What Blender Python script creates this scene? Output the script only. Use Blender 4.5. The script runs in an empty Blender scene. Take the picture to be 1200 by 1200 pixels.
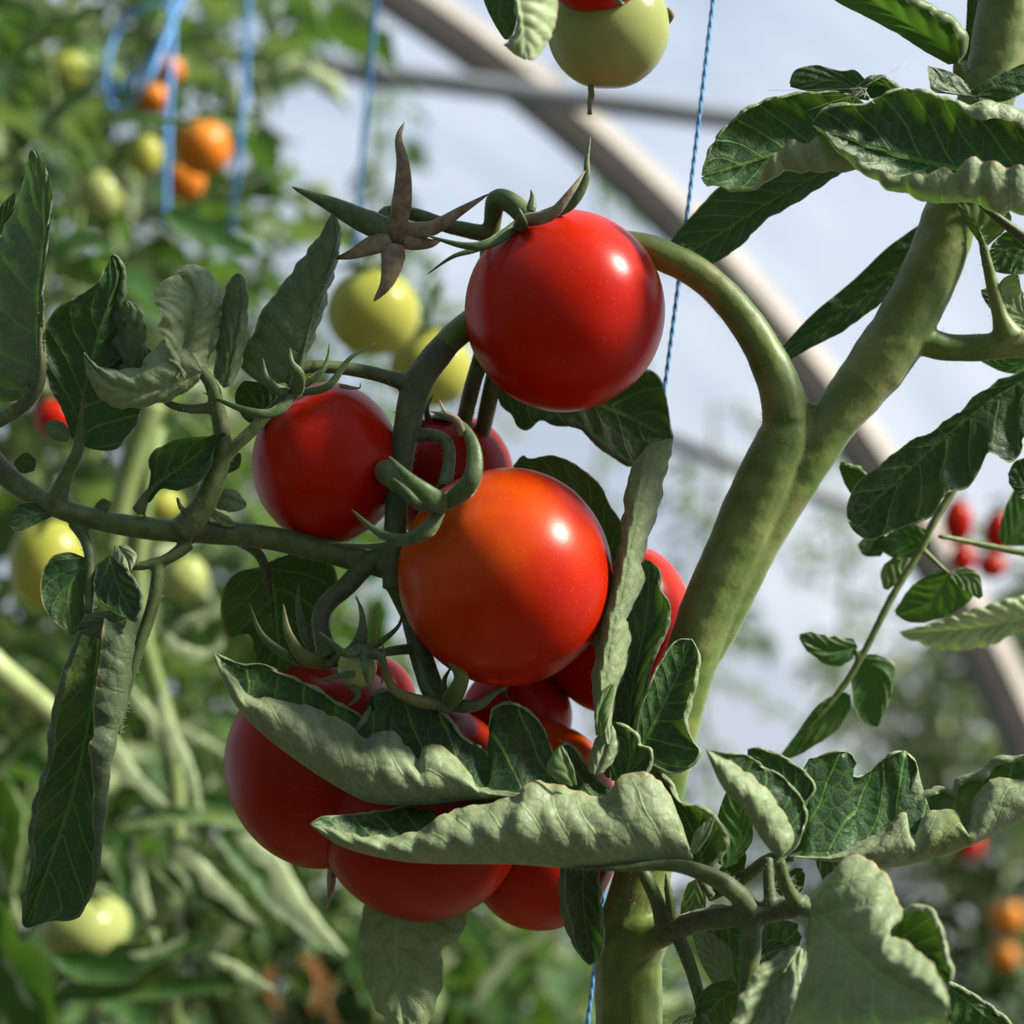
import bpy, math, random
from mathutils import Vector, Matrix, noise as mnoise
random.seed(7)
C = bpy.context.scene.collection
scene = bpy.context.scene

# ------------------------------------------------------------------ camera
S = 0.0003            # metres per photograph pixel in the plane of focus
D = 0.6               # focus distance
PITCH = math.radians(8)
CAM = Vector((0, 0, 1.5))
F = Vector((0, math.cos(PITCH), math.sin(PITCH)))
R = Vector((1, 0, 0))
U = R.cross(F)
cd = bpy.data.cameras.new('camera')
cam = bpy.data.objects.new('camera', cd); C.objects.link(cam)
cam.location = CAM
cam.rotation_euler = (math.pi / 2 + PITCH, 0, 0)
cd.lens = 60; cd.sensor_width = 36; cd.clip_start = 0.02; cd.clip_end = 200
cd.dof.use_dof = True; cd.dof.focus_distance = D + .012; cd.dof.aperture_fstop = 5.8
scene.camera = cam
# ------------------------------------------------------------------ light
scene.view_settings.view_transform = 'Standard'
scene.view_settings.look = 'None'
scene.view_settings.exposure = 0.0
scene.view_settings.gamma = 1.0
scene.view_settings.use_curve_mapping = False
w = bpy.data.worlds.new('world'); scene.world = w; w.use_nodes = True
nt = w.node_tree; nt.nodes.clear()
wo = nt.nodes.new('ShaderNodeOutputWorld'); wb = nt.nodes.new('ShaderNodeBackground')
tc = nt.nodes.new('ShaderNodeTexCoord'); sx = nt.nodes.new('ShaderNodeSeparateXYZ')
rp = nt.nodes.new('ShaderNodeValToRGB')
rp.color_ramp.elements[0].position = 0.0; rp.color_ramp.elements[0].color = (0.80, 0.88, 0.97, 1)
rp.color_ramp.elements[1].position = 0.7; rp.color_ramp.elements[1].color = (0.42, 0.58, 0.86, 1)
nt.links.new(tc.outputs['Generated'], sx.inputs[0]); nt.links.new(sx.outputs['Z'], rp.inputs[0])
nt.links.new(rp.outputs[0], wb.inputs[0]); nt.links.new(wb.outputs[0], wo.inputs[0])
wb.inputs[1].default_value = 0.80
sd = bpy.data.lights.new('sun', 'SUN'); sd.energy = 13.5; sd.angle = math.radians(7.5); sd.color = (1.0, 0.94, 0.80)
sun = bpy.data.objects.new('sun', sd); C.objects.link(sun)
sundir = (R * 0.76 + U * 0.64 - F * 0.10).normalized()      # towards the sun
sun.rotation_euler = sundir.to_track_quat('Z', 'Y').to_euler()
sun.location = CAM + sundir * 5

# ------------------------------------------------------------------ helpers
def P(x, y, z=0.0):
    """pixel of the photograph + depth (in pixels of S metres) behind the focus plane -> world"""
    d = D + z * S
    return CAM + F * d + R * ((x - 600) * S * d / D) - U * ((y - 600) * S * d / D)
def PD(x, y, d): return P(x, y, (d - D) / S)

WO = {}   # world origin of each object
def empty(name, loc, label=None, cat=None, group=None):
    o = bpy.data.objects.new(name, None); C.objects.link(o); o.location = loc
    o.empty_display_size = 0.02; WO[o.name] = Vector(loc)
    if label: o['label'] = label
    if cat: o['category'] = cat
    if group: o['group'] = group
    return o
def mk(name, verts, faces, mats, parent=None, origin=None, uv=None, smooth=True, mi=None):
    if origin is None: origin = verts[0]
    origin = Vector(origin)
    me = bpy.data.meshes.new(name)
    me.from_pydata([tuple(Vector(v) - origin) for v in verts], [], faces)
    if not isinstance(mats, (list, tuple)): mats = [mats]
    for m in mats: me.materials.append(m)
    if smooth: me.polygons.foreach_set('use_smooth', [True] * len(me.polygons))
    if mi: me.polygons.foreach_set('material_index', mi)
    if uv:
        ul = me.uv_layers.new(name='UVMap')
        li = [0] * len(me.loops); me.loops.foreach_get('vertex_index', li)
        flat = []
        for i in li: flat.extend(uv[i])
        ul.data.foreach_set('uv', flat)
    o = bpy.data.objects.new(name, me); C.objects.link(o)
    if parent is not None:
        o.parent = parent; o.location = origin - WO[parent.name]
    else: o.location = origin
    WO[o.name] = origin
    return o
def catmull(pts, n):
    """smooth, evenly spaced resampling of a polyline of tuples"""
    pts = [tuple(p) for p in pts]; k = len(pts)
    if k == 2:
        return [tuple(a + (b - a) * i / (n - 1) for a, b in zip(*pts)) for i in range(n)]
    dense = []
    for i in range(k - 1):
        p0 = pts[max(i - 1, 0)]; p1 = pts[i]; p2 = pts[i + 1]; p3 = pts[min(i + 2, k - 1)]
        for j in range(8):
            t = j / 8
            dense.append(tuple(0.5 * (2 * b + (c - a) * t + (2 * a - 5 * b + 4 * c - d) * t * t + (3 * b - a - 3 * c + d) * t ** 3)
                               for a, b, c, d in zip(p0, p1, p2, p3)))
    dense.append(pts[-1])
    L = [0]
    for a, b in zip(dense, dense[1:]): L.append(L[-1] + math.dist(a[:2], b[:2]) + 1e-6)
    return resamp(dense, [l / L[-1] for l in L], n)
def resamp(pts, us, n):
    out = []; j = 0
    for i in range(n):
        t = i / (n - 1)
        while j < len(us) - 2 and us[j + 1] < t: j += 1
        a, b = pts[j], pts[j + 1]; s = us[j + 1] - us[j]
        f = 0 if s < 1e-9 else min(1, max(0, (t - us[j]) / s))
        out.append(tuple(p + (q - p) * f for p, q in zip(a, b)))
    return out
def interp(tab, u):
    if not isinstance(tab, (list, tuple)): return tab
    for (a, x), (b, y) in zip(tab, tab[1:]):
        if u <= b: return x + (y - x) * (u - a) / (b - a) if u > a else x
    return tab[-1][1]
def N3(v, s): return mnoise.noise(Vector(v) * s)

def tube_geo(pts, rad, seg=12, n=None, flat=1.0, verts=None, faces=None, hint=None, wob=0.0):
    """pts in world; rad = number or [(u, r)]; appended to verts / faces"""
    verts = [] if verts is None else verts; faces = [] if faces is None else faces
    n = n or max(6, len(pts) * 5)
    ps = [tuple(p) for p in pts]
    if len(ps) == 2: cs = [Vector(q) for q in catmull(ps, n)]
    else:
        dense = []
        k = len(ps)
        for i in range(k - 1):
            p0 = ps[max(i - 1, 0)]; p1 = ps[i]; p2 = ps[i + 1]; p3 = ps[min(i + 2, k - 1)]
            for j in range(8):
                t = j / 8
                dense.append(tuple(0.5 * (2 * b + (c - a) * t + (2 * a - 5 * b + 4 * c - d) * t * t + (3 * b - a - 3 * c + d) * t ** 3)
                                   for a, b, c, d in zip(p0, p1, p2, p3)))
        dense.append(ps[-1])
        L = [0]
        for a, b in zip(dense, dense[1:]): L.append(L[-1] + math.dist(a, b) + 1e-9)
        cs = [Vector(q) for q in resamp(dense, [l / L[-1] for l in L], n)]
    hint = hint or F
    base = len(verts)
    for i, c in enumerate(cs):
        t = (cs[min(i + 1, n - 1)] - cs[max(i - 1, 0)]).normalized()
        a = t.cross(hint)
        if a.length < 0.15: a = t.cross(R)
        a.normalize(); b = t.cross(a).normalized()
        r = interp(rad, i / (n - 1))
        for k in range(seg):
            th = 2 * math.pi * k / seg
            rr = r * (1 + wob * N3(c + a * math.cos(th) * r, 220)) if wob else r
            verts.append(c + a * (math.cos(th) * rr) + b * (math.sin(th) * rr * flat))
    for i in range(n - 1):
        for k in range(seg):
            q = base + i * seg; k2 = (k + 1) % seg
            faces.append((q + k, q + k2, q + seg + k2, q + seg + k))
    faces.append(tuple(base + k for k in reversed(range(seg))))
    faces.append(tuple(base + (n - 1) * seg + k for k in range(seg)))
    return verts, faces
def px(pts, z=None):
    return [P(*(p if len(p) > 2 else (p[0], p[1], z or 0))) for p in pts]
def rp_(rad): return rad * S if not isinstance(rad, (list, tuple)) else [(u, r * S) for u, r in rad]

def hairs(name, parent, tubes, count, length=7, mat=None, seed=3):
    rnd = random.Random(seed); V = []; Fc = []
    tot = []
    for pts, rad in tubes:
        L = sum((b - a).length for a, b in zip(pts, pts[1:])); tot.append(L)
    for (pts, rad), L in zip(tubes, tot):
        for _ in range(int(count * L / sum(tot))):
            u = rnd.random() * (len(pts) - 1); i = min(int(u), len(pts) - 2); f = u - i
            c = pts[i].lerp(pts[i + 1], f); t = (pts[i + 1] - pts[i]).normalized()
            r = interp(rp_(rad), u / (len(pts) - 1))
            a = t.cross(F).normalized(); b = t.cross(a)
            th = rnd.random() * 6.283
            n = a * math.cos(th) + b * math.sin(th)
            s = n.cross(t)
            b0 = c + n * r * 0.9
            tip = b0 + (n + t * rnd.uniform(-.5, .5) + s * rnd.uniform(-.4, .4)).normalized() * (r * .1 + length * S * rnd.uniform(.4, 1.2))
            wd = 0.00004; k = len(V)
            V += [b0 + s * wd, b0 - s * wd * .5 + t * wd, b0 - s * wd * .5 - t * wd, tip]
            Fc += [(k, k + 1, k + 3), (k + 1, k + 2, k + 3), (k + 2, k, k + 3)]
    o = mk(name, V, Fc, mat, parent, WO[parent.name]); o['kind'] = 'stuff'
    return o

# ------------------------------------------------------------------ materials
def newmat(name):
    m = bpy.data.materials.new(name); m.use_nodes = True; m.node_tree.nodes.clear()
    return m, m.node_tree
class G:
    def __init__(s, t): s.t = t
    def n(s, typ, **kw):
        o = s.t.nodes.new('ShaderNode' + typ)
        for k, v in kw.items(): setattr(o, k, v)
        return o
    def l(s, a, b): s.t.links.new(a, b)
    def put(s, v, sock):
        if hasattr(v, 'links'): s.l(v, sock)
        elif isinstance(v, (tuple, list)) and len(v) == 3: sock.default_value = (*v, 1) if len(sock.default_value) == 4 else v
        else: sock.default_value = v
    def math(s, op, a, b=0.0, clamp=False):
        o = s.n('Math', operation=op, use_clamp=clamp); s.put(a, o.inputs[0]); s.put(b, o.inputs[1]); return o.outputs[0]
    def mix(s, f, a, b):
        o = s.n('Mix', data_type='RGBA'); s.put(f, o.inputs[0]); s.put(a, o.inputs[6]); s.put(b, o.inputs[7]); return o.outputs[2]
    def step(s, v, a, b, x=0.0, y=1.0):
        o = s.n('MapRange', interpolation_type='SMOOTHSTEP'); s.put(v, o.inputs[0])
        for i, q in enumerate((a, b, x, y)): s.put(q, o.inputs[1 + i])
        return o.outputs[0]
    def noise(s, scale, detail=2, vec=None, rough=.5):
        o = s.n('TexNoise'); o.inputs['Scale'].default_value = scale; o.inputs['Detail'].default_value = detail
        o.inputs['Roughness'].default_value = rough
        if vec: s.l(vec, o.inputs['Vector'])
        return o.outputs['Fac']

def leaf_mat(name, top, under, vein, trans, tfac=0.22, detail=True, tint=0.0):
    m, t = newmat(name); g = G(t)
    out = g.n('OutputMaterial'); co = g.n('TexCoord'); geo = g.n('NewGeometry')
    obj = co.outputs['Object']
    n1 = g.noise(60, 3, obj); n2 = g.noise(350, 2, obj)
    sp = g.n('SeparateXYZ'); g.l(co.outputs['UV'], sp.inputs[0])
    ph, v = sp.outputs[0], sp.outputs[1]
    av = g.math('ABSOLUTE', v)
    fr = g.math('ABSOLUTE', g.math('SUBTRACT', g.math('FRACT', ph), 0.5))
    lat = g.step(fr, 0.025, 0.06, 1, 0)
    lat = g.math('MULTIPLY', lat, g.step(av, 0.75, 1.0, 1, 0))
    midr = g.step(av, 0.02, 0.05, 1, 0)
    vm = g.math('MAXIMUM', lat, midr)
    if detail:
        vo = g.n('TexVoronoi', feature='DISTANCE_TO_EDGE'); vo.inputs['Scale'].default_value = 190
        g.l(obj, vo.inputs['Vector'])
        cell = vo.outputs['Distance']
        fine = g.step(cell, 0.0, 0.09, 1, 0)
        vo2 = g.n('TexVoronoi', feature='DISTANCE_TO_EDGE'); vo2.inputs['Scale'].default_value = 620
        g.l(obj, vo2.inputs['Vector'])
        fine2 = g.step(vo2.outputs['Distance'], 0.0, 0.15, 1, 0)
    ctop = g.mix(g.step(n1, .35, .7), top, tuple(c * 1.7 + .004 for c in top))
    cund = g.mix(g.step(n1, .3, .7), under, tuple(c * .72 for c in under))
    cund = g.mix(g.math('MULTIPLY', g.step(n2, .4, .7), .35), cund, tuple(min(1, c * 1.35) for c in under))
    if detail:
        ctop = g.mix(g.math('MULTIPLY', fine, .35), ctop, vein)
        ctop = g.mix(g.math('MULTIPLY', vm, .85), ctop, vein)
        uv_ = tuple(c * 1.15 for c in under)
        cund = g.mix(g.math('MULTIPLY', fine, .35), cund, tuple(c * .62 for c in under))
        cund = g.mix(g.math('MULTIPLY', vm, .6), cund, (under[0] * 1.05, under[1] * 1.22, under[2] * .8))
    col = g.mix(geo.outputs['Backfacing'], ctop, cund)
    # yellowed patches
    n3 = g.noise(28, 2, obj)
    col = g.mix(g.math('MULTIPLY', g.step(n3, .62, .75), .45), col, (0.11, 0.14, 0.015))
    rim = g.step(g.math('ADD', av, g.math('MULTIPLY', n2, .04)), .965, .995)
    col = g.mix(g.math('MULTIPLY', rim, .75), col, (0.24, 0.20, 0.10))
    pb = g.n('BsdfPrincipled')
    g.l(col, pb.inputs['Base Color']); pb.inputs['Roughness'].default_value = .5
    pb.inputs['Specular IOR Level'].default_value = .22
    pb.inputs['Sheen Weight'].default_value = .10; pb.inputs['Sheen Roughness'].default_value = .4
    if detail:
        h = g.math('ADD', g.math('MULTIPLY', g.step(cell, 0, .30), 1.0), g.math('MULTIPLY', g.step(vo2.outputs['Distance'], 0, .3), .25))
        h = g.math('SUBTRACT', h, g.math('MULTIPLY', vm, 1.2))
        bp = g.n('Bump'); bp.inputs['Strength'].default_value = .42; bp.inputs['Distance'].default_value = .00045
        g.l(h, bp.inputs['Height']); g.l(bp.outputs[0], pb.inputs['Normal'])
    tr = g.n('BsdfTranslucent'); tcol = g.mix(vm, trans, tuple(min(1, c * 1.6) for c in trans)) if detail else None
    if tcol is not None: g.l(tcol, tr.inputs[0])
    else: tr.inputs[0].default_value = (*trans, 1)
    mx = g.n('MixShader'); mx.inputs[0].default_value = tfac
    g.l(pb.outputs[0], mx.inputs[1]); g.l(tr.outputs[0], mx.inputs[2]); g.l(mx.outputs[0], out.inputs[0])
    return m

def plain(name, c1, c2, scale=300, rough=.55, sheen=0.0, bump=0.0, speck=None, spec=.4, big=None):
    m, t = newmat(name); g = G(t)
    out = g.n('OutputMaterial'); co = g.n('TexCoord'); obj = co.outputs['Object']
    col = g.mix(g.step(g.noise(scale, 3, obj), .35, .65), c1, c2)
    if big:
        col = g.mix(g.math('MULTIPLY', g.step(g.noise(38, 2, obj), .45, .65), .6), col, big)
    if speck:
        vo = g.n('TexVoronoi'); vo.inputs['Scale'].default_value = speck[1]; g.l(obj, vo.inputs['Vector'])
        col = g.mix(g.math('MULTIPLY', g.step(vo.outputs['Distance'], .10, .32, 1, 0), speck[2]), col, speck[0])
    pb = g.n('BsdfPrincipled'); g.l(col, pb.inputs['Base Color'])
    pb.inputs['Roughness'].default_value = rough; pb.inputs['Specular IOR Level'].default_value = spec
    pb.inputs['Sheen Weight'].default_value = sheen; pb.inputs['Sheen Roughness'].default_value = .35
    if bump:
        bp = g.n('Bump'); bp.inputs['Strength'].default_value = .6; bp.inputs['Distance'].default_value = bump
        g.l(g.noise(scale * 3, 3, obj), bp.inputs['Height']); g.l(bp.outputs[0], pb.inputs['Normal'])
    g.l(pb.outputs[0], out.inputs[0])
    return m

def fruit_mat(name, base, warm, axis_amt=.5, rough=.30, sss=.12, dots=.35):
    m, t = newmat(name); g = G(t)
    out = g.n('OutputMaterial'); co = g.n('TexCoord'); obj = co.outputs['Object']
    sp = g.n('SeparateXYZ'); g.l(co.outputs['UV'], sp.inputs[0])
    sh = g.math('ADD', sp.outputs[1], g.math('MULTIPLY', g.math('SUBTRACT', g.noise(45, 2, obj), .5), .5))
    col = g.mix(g.math('MULTIPLY', g.step(sh, .45, .95), axis_amt), base, warm)
    col = g.mix(g.math('MULTIPLY', g.step(g.noise(70, 3, obj), .4, .7), .25), col, tuple(c * .72 for c in base))
    vo = g.n('TexVoronoi'); vo.inputs['Scale'].default_value = 900; g.l(obj, vo.inputs['Vector'])
    dot = g.math('MULTIPLY', g.step(vo.outputs['Distance'], .06, .2, 1, 0), g.step(g.noise(600, 1, obj), .5, .6))
    col = g.mix(g.math('MULTIPLY', dot, dots), col, tuple(min(1, c * 1.3 + .22) for c in warm))
    pb = g.n('BsdfPrincipled'); g.l(col, pb.inputs['Base Color'])
    pb.inputs['Roughness'].default_value = rough; pb.inputs['Specular IOR Level'].default_value = .2
    pb.inputs['IOR'].default_value = 1.38; pb.inputs['Subsurface Weight'].default_value = sss
    pb.inputs['Subsurface Radius'].default_value = (1.0, .25, .08); pb.inputs['Subsurface Scale'].default_value = .006
    pb.inputs['Coat Weight'].default_value = .0; pb.inputs['Coat Roughness'].default_value = .2
    bp = g.n('Bump'); bp.inputs['Strength'].default_value = .12; bp.inputs['Distance'].default_value = .0002
    g.l(g.noise(700, 2, obj), bp.inputs['Height']); g.l(bp.outputs[0], pb.inputs['Normal'])
    g.l(pb.outputs[0], out.inputs[0])
    return m

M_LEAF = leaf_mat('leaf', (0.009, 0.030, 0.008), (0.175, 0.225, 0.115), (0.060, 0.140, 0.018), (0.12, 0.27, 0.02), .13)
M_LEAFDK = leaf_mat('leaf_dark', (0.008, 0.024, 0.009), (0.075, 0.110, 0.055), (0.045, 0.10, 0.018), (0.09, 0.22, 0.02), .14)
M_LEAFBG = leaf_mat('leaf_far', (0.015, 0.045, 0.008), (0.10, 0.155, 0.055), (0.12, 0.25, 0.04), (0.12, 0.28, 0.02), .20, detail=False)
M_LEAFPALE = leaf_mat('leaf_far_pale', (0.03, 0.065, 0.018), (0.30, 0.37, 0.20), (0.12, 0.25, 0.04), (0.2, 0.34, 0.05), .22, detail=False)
M_DRY = leaf_mat('leaf_dry', (0.20, 0.10, 0.04), (0.32, 0.20, 0.10), (0.3, .2, .1), (0.4, 0.2, 0.06), .2, detail=False)
M_STEM = plain('stem', (0.052, 0.100, 0.008), (0.085, 0.130, 0.018), 140, .5, .22, .00025, ((0.18, 0.18, 0.07), 1500, .45), .35, big=(0.165, 0.175, 0.05))
M_STALK = plain('stalk', (0.046, 0.080, 0.018), (0.078, 0.106, 0.032), 220, .55, .20, .0002, ((0.22, 0.22, 0.12), 1500, .35), .3, big=(0.035, 0.035, 0.016))
M_STEMBG = plain('stem_far', (0.09, 0.14, 0.03), (0.13, 0.17, 0.055), 60, .6)
M_HAIR = plain('stem_hair', (0.35, 0.37, 0.27), (0.4, 0.42, 0.3), 50, .5)
M_SEPAL = plain('sepal', (0.032, 0.066, 0.016), (0.06, 0.09, 0.028), 260, .5, .25, .0003, ((0.2, 0.25, 0.12), 1800, .3), .35)
M_SEPALY = plain('sepal_yellow', (0.11, 0.11, 0.018), (0.06, 0.08, 0.018), 150, .5, .2, .0003)
M_SEPALB = plain('sepal_brown', (0.13, 0.085, 0.045), (0.19, 0.16, 0.095), 260, .7, .15, .0004)
M_SCAR = plain('scar', (0.13, 0.075, 0.036), (0.19, 0.125, 0.065), 500, .85, 0, .001)
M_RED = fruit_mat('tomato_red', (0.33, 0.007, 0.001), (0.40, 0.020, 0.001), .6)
M_SUNRED = fruit_mat('tomato_sun_orange_red', (0.32, 0.010, 0.001), (0.46, 0.066, 0.002), .9)  # orange stalk end puts sun warmth into the red skin colour
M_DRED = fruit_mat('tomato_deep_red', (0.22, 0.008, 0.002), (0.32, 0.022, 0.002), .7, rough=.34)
M_ORANGE = fruit_mat('tomato_orange', (0.45, 0.13, 0.01), (0.48, 0.22, 0.03), .8, rough=.3)
M_YEL = fruit_mat('tomato_yellow_green', (0.26, 0.26, 0.045), (0.19, 0.22, 0.03), .6, rough=.3)
M_GRN = fruit_mat('tomato_green', (0.24, 0.27, 0.09), (0.19, 0.23, 0.06), .5, rough=.25)
M_STRING = plain('string_blue', (0.05, 0.20, 0.42), (0.09, 0.26, 0.46), 900, .6, .1, .0003)
M_STRINGBG = plain('string_blue_far', (0.06, 0.20, 0.45), (0.08, 0.24, 0.5), 100, .5)
M_PALEWOOD = plain('hoop_pale', (0.27, 0.24, 0.21), (0.22, 0.195, 0.17), 12, .7, 0, .001)
M_STEEL = plain('bar_steel', (0.12, 0.13, 0.14), (0.16, 0.17, 0.18), 20, .45)
M_SOIL = plain('soil', (0.10, 0.075, 0.05), (0.16, 0.12, 0.08), 8, .95, 0, .01)
M_TIPB = M_SEPALB

# ------------------------------------------------------------------ setting
def film_mat():
    m, t = newmat('roof_film'); g = G(t); out = g.n('OutputMaterial')
    tp = g.n('BsdfTransparent'); tp.inputs[0].default_value = (.97, .98, 1, 1)
    tl = g.n('BsdfTranslucent'); tl.inputs[0].default_value = (.85, .88, .92, 1)
    co = g.n('TexCoord'); f = g.step(g.noise(1.4, 4, co.outputs['Object']), .3, .7, .03, .08)
    mx = g.n('MixShader'); g.l(f, mx.inputs[0]); g.l(tp.outputs[0], mx.inputs[1]); g.l(tl.outputs[0], mx.inputs[2])
    g.l(mx.outputs[0], out.inputs[0]); return m
M_FILM = film_mat()
hoop_px = [(490, 0), (640, 133), (860, 320), (1040, 545), (1180, 800)]
HY = 2.5
hp = []
for x, y in hoop_px:
    q = PD(x, y, HY) - CAM; q = q * (HY / q.y) + CAM; hp.append(q)
# circle through first, middle, last point in the xz plane
def circ(a, b, c):
    ax, ay, bx, by, cx, cy = a.x, a.z, b.x, b.z, c.x, c.z
    d = 2 * (ax * (by - cy) + bx * (cy - ay) + cx * (ay - by))
    ux = ((ax**2 + ay**2) * (by - cy) + (bx**2 + by**2) * (cy - ay) + (cx**2 + cy**2) * (ay - by)) / d
    uy = ((ax**2 + ay**2) * (cx - bx) + (bx**2 + by**2) * (ax - cx) + (cx**2 + cy**2) * (bx - ax)) / d
    return ux, uy, math.hypot(ax - ux, ay - uy)
HX, HZ, HR = circ(hp[0], hp[2], hp[4])
print('hoop circle', HX, HZ, HR)
def arc(y, r, n=60):
    pts = []
    a0 = math.asin(max(-1, min(1, (0 - HZ) / r)))
    for i in range(n + 1):
        a = a0 + (math.pi - 2 * a0) * i / n
        pts.append(Vector((HX + r * math.cos(a), y, HZ + r * math.sin(a))))
    return pts
FR = HR + 1.0
ys = [-2.0, 1, 4, 7, 10]
V = []; Fc = []
for y in ys: V += arc(y, FR)
for i in range(len(ys) - 1):
    for k in range(60):
        q = i * 61 + k; Fc.append((q, q + 1, q + 62, q + 61))
o = mk('ceiling', V, Fc, M_FILM); o['kind'] = 'structure'
for y, nm in ((ys[-1], 'wall_back'), (ys[0], 'wall_front')):
    V = arc(y, FR); o = mk(nm, V, [tuple(range(len(V)))], M_FILM, smooth=False); o['kind'] = 'structure'
a0 = arc(0, FR + .4)
V = []; Fc = []
nx, ny = 60, 60
for j in range(ny + 1):
    for i in range(nx + 1):
        x = a0[-1].x + (a0[0].x - a0[-1].x) * i / nx; y = ys[0] - .5 + (ys[-1] - ys[0] + 1) * j / ny
        V.append(Vector((x, y, .02 * N3((x, y, 0), 2.5))))
for j in range(ny):
    for i in range(nx): q = j * (nx + 1) + i; Fc.append((q, q + 1, q + nx + 2, q + nx + 1))
o = mk('floor', V, Fc, M_SOIL); o['kind'] = 'structure'
# hoops: pale flat-sided arches
def hoop(y, r, wdt, label):
    t = empty('greenhouse_hoop', Vector((HX + r, y, 0)), label, 'greenhouse hoop')
    pts = arc(y, r, 40)
    v, f = tube_geo(pts, wdt, 4, 120, hint=Vector((0, 1, 0)))
    o = mk('arch_rail', v, f, M_PALEWOOD, t, smooth=False)
    v, f = tube_geo([p + Vector((0, .03, 0)) for p in arc(y, r - .030, 40)], wdt * .36, 10, 120, hint=Vector((0, 1, 0)))  # grey tube added as the shaded side of the rail
    o = mk('shade_side', v, f, M_STEEL, t); o['label'] = 'grey strip standing in for the shaded side of the pale rail'
    return t
hoop(HY, HR, .030, 'pale arch running diagonally down across the sky behind the big stem')
def purlin(pa, pb, da, db, r, label):
    A = PD(*pa, da); B = PD(*pb, db)
    t = empty('steel_bar', A, label, 'bar')
    v, f = tube_geo([A, B], r, 14, 10); mk('tube', v, f, M_STEEL, t)
    c = A.lerp(B, .52); v, f = tube_geo([c - (B - A).normalized() * .02, c + (B - A).normalized() * .02], r * 1.35, 14, 6)
    mk('clamp', v, f, M_STEEL, t)
purlin((-700, -60), (1500, 222), 2.35, 2.35, .016, 'dark steel tie bar crossing the sky just below the green tomato')
purlin((780, 515), (1500, 775), 2.75, 2.9, .013, 'thin dark steel bar low behind the forked stem')

# ------------------------------------------------------------------ leaves
def edge_resample(pts, mid, n, w=.55):
    pts = [tuple(p[:2]) for p in pts]
    k = len(pts); dense = []
    for i in range(k - 1):
        p0 = pts[max(i - 1, 0)]; p1 = pts[i]; p2 = pts[i + 1]; p3 = pts[min(i + 2, k - 1)]
        for j in range(6):
            t = j / 6
            dense.append(tuple(0.5 * (2 * b + (c - a) * t + (2 * a - 5 * b + 4 * c - d) * t * t + (3 * b - a - 3 * c + d) * t ** 3)
                               for a, b, c, d in zip(p0, p1, p2, p3)))
    dense.append(pts[-1])
    L = [0]
    for a, b in zip(dense, dense[1:]): L.append(L[-1] + math.dist(a, b) + 1e-6)
    # progress along the midrib: nearest point on it, kept monotonic
    pr = []; cur = 0
    for d in dense:
        best = min(range(len(mid)), key=lambda i: (mid[i][0] - d[0]) ** 2 + (mid[i][1] - d[1]) ** 2)
        cur = max(cur, best / (len(mid) - 1)); pr.append(cur)
    us = [w * (p - pr[0]) / max(1e-6, pr[-1] - pr[0]) + (1 - w) * l / L[-1] for p, l in zip(pr, L)]
    us[0] = 0; us[-1] = 1
    return resamp(dense, us, n)

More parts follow.
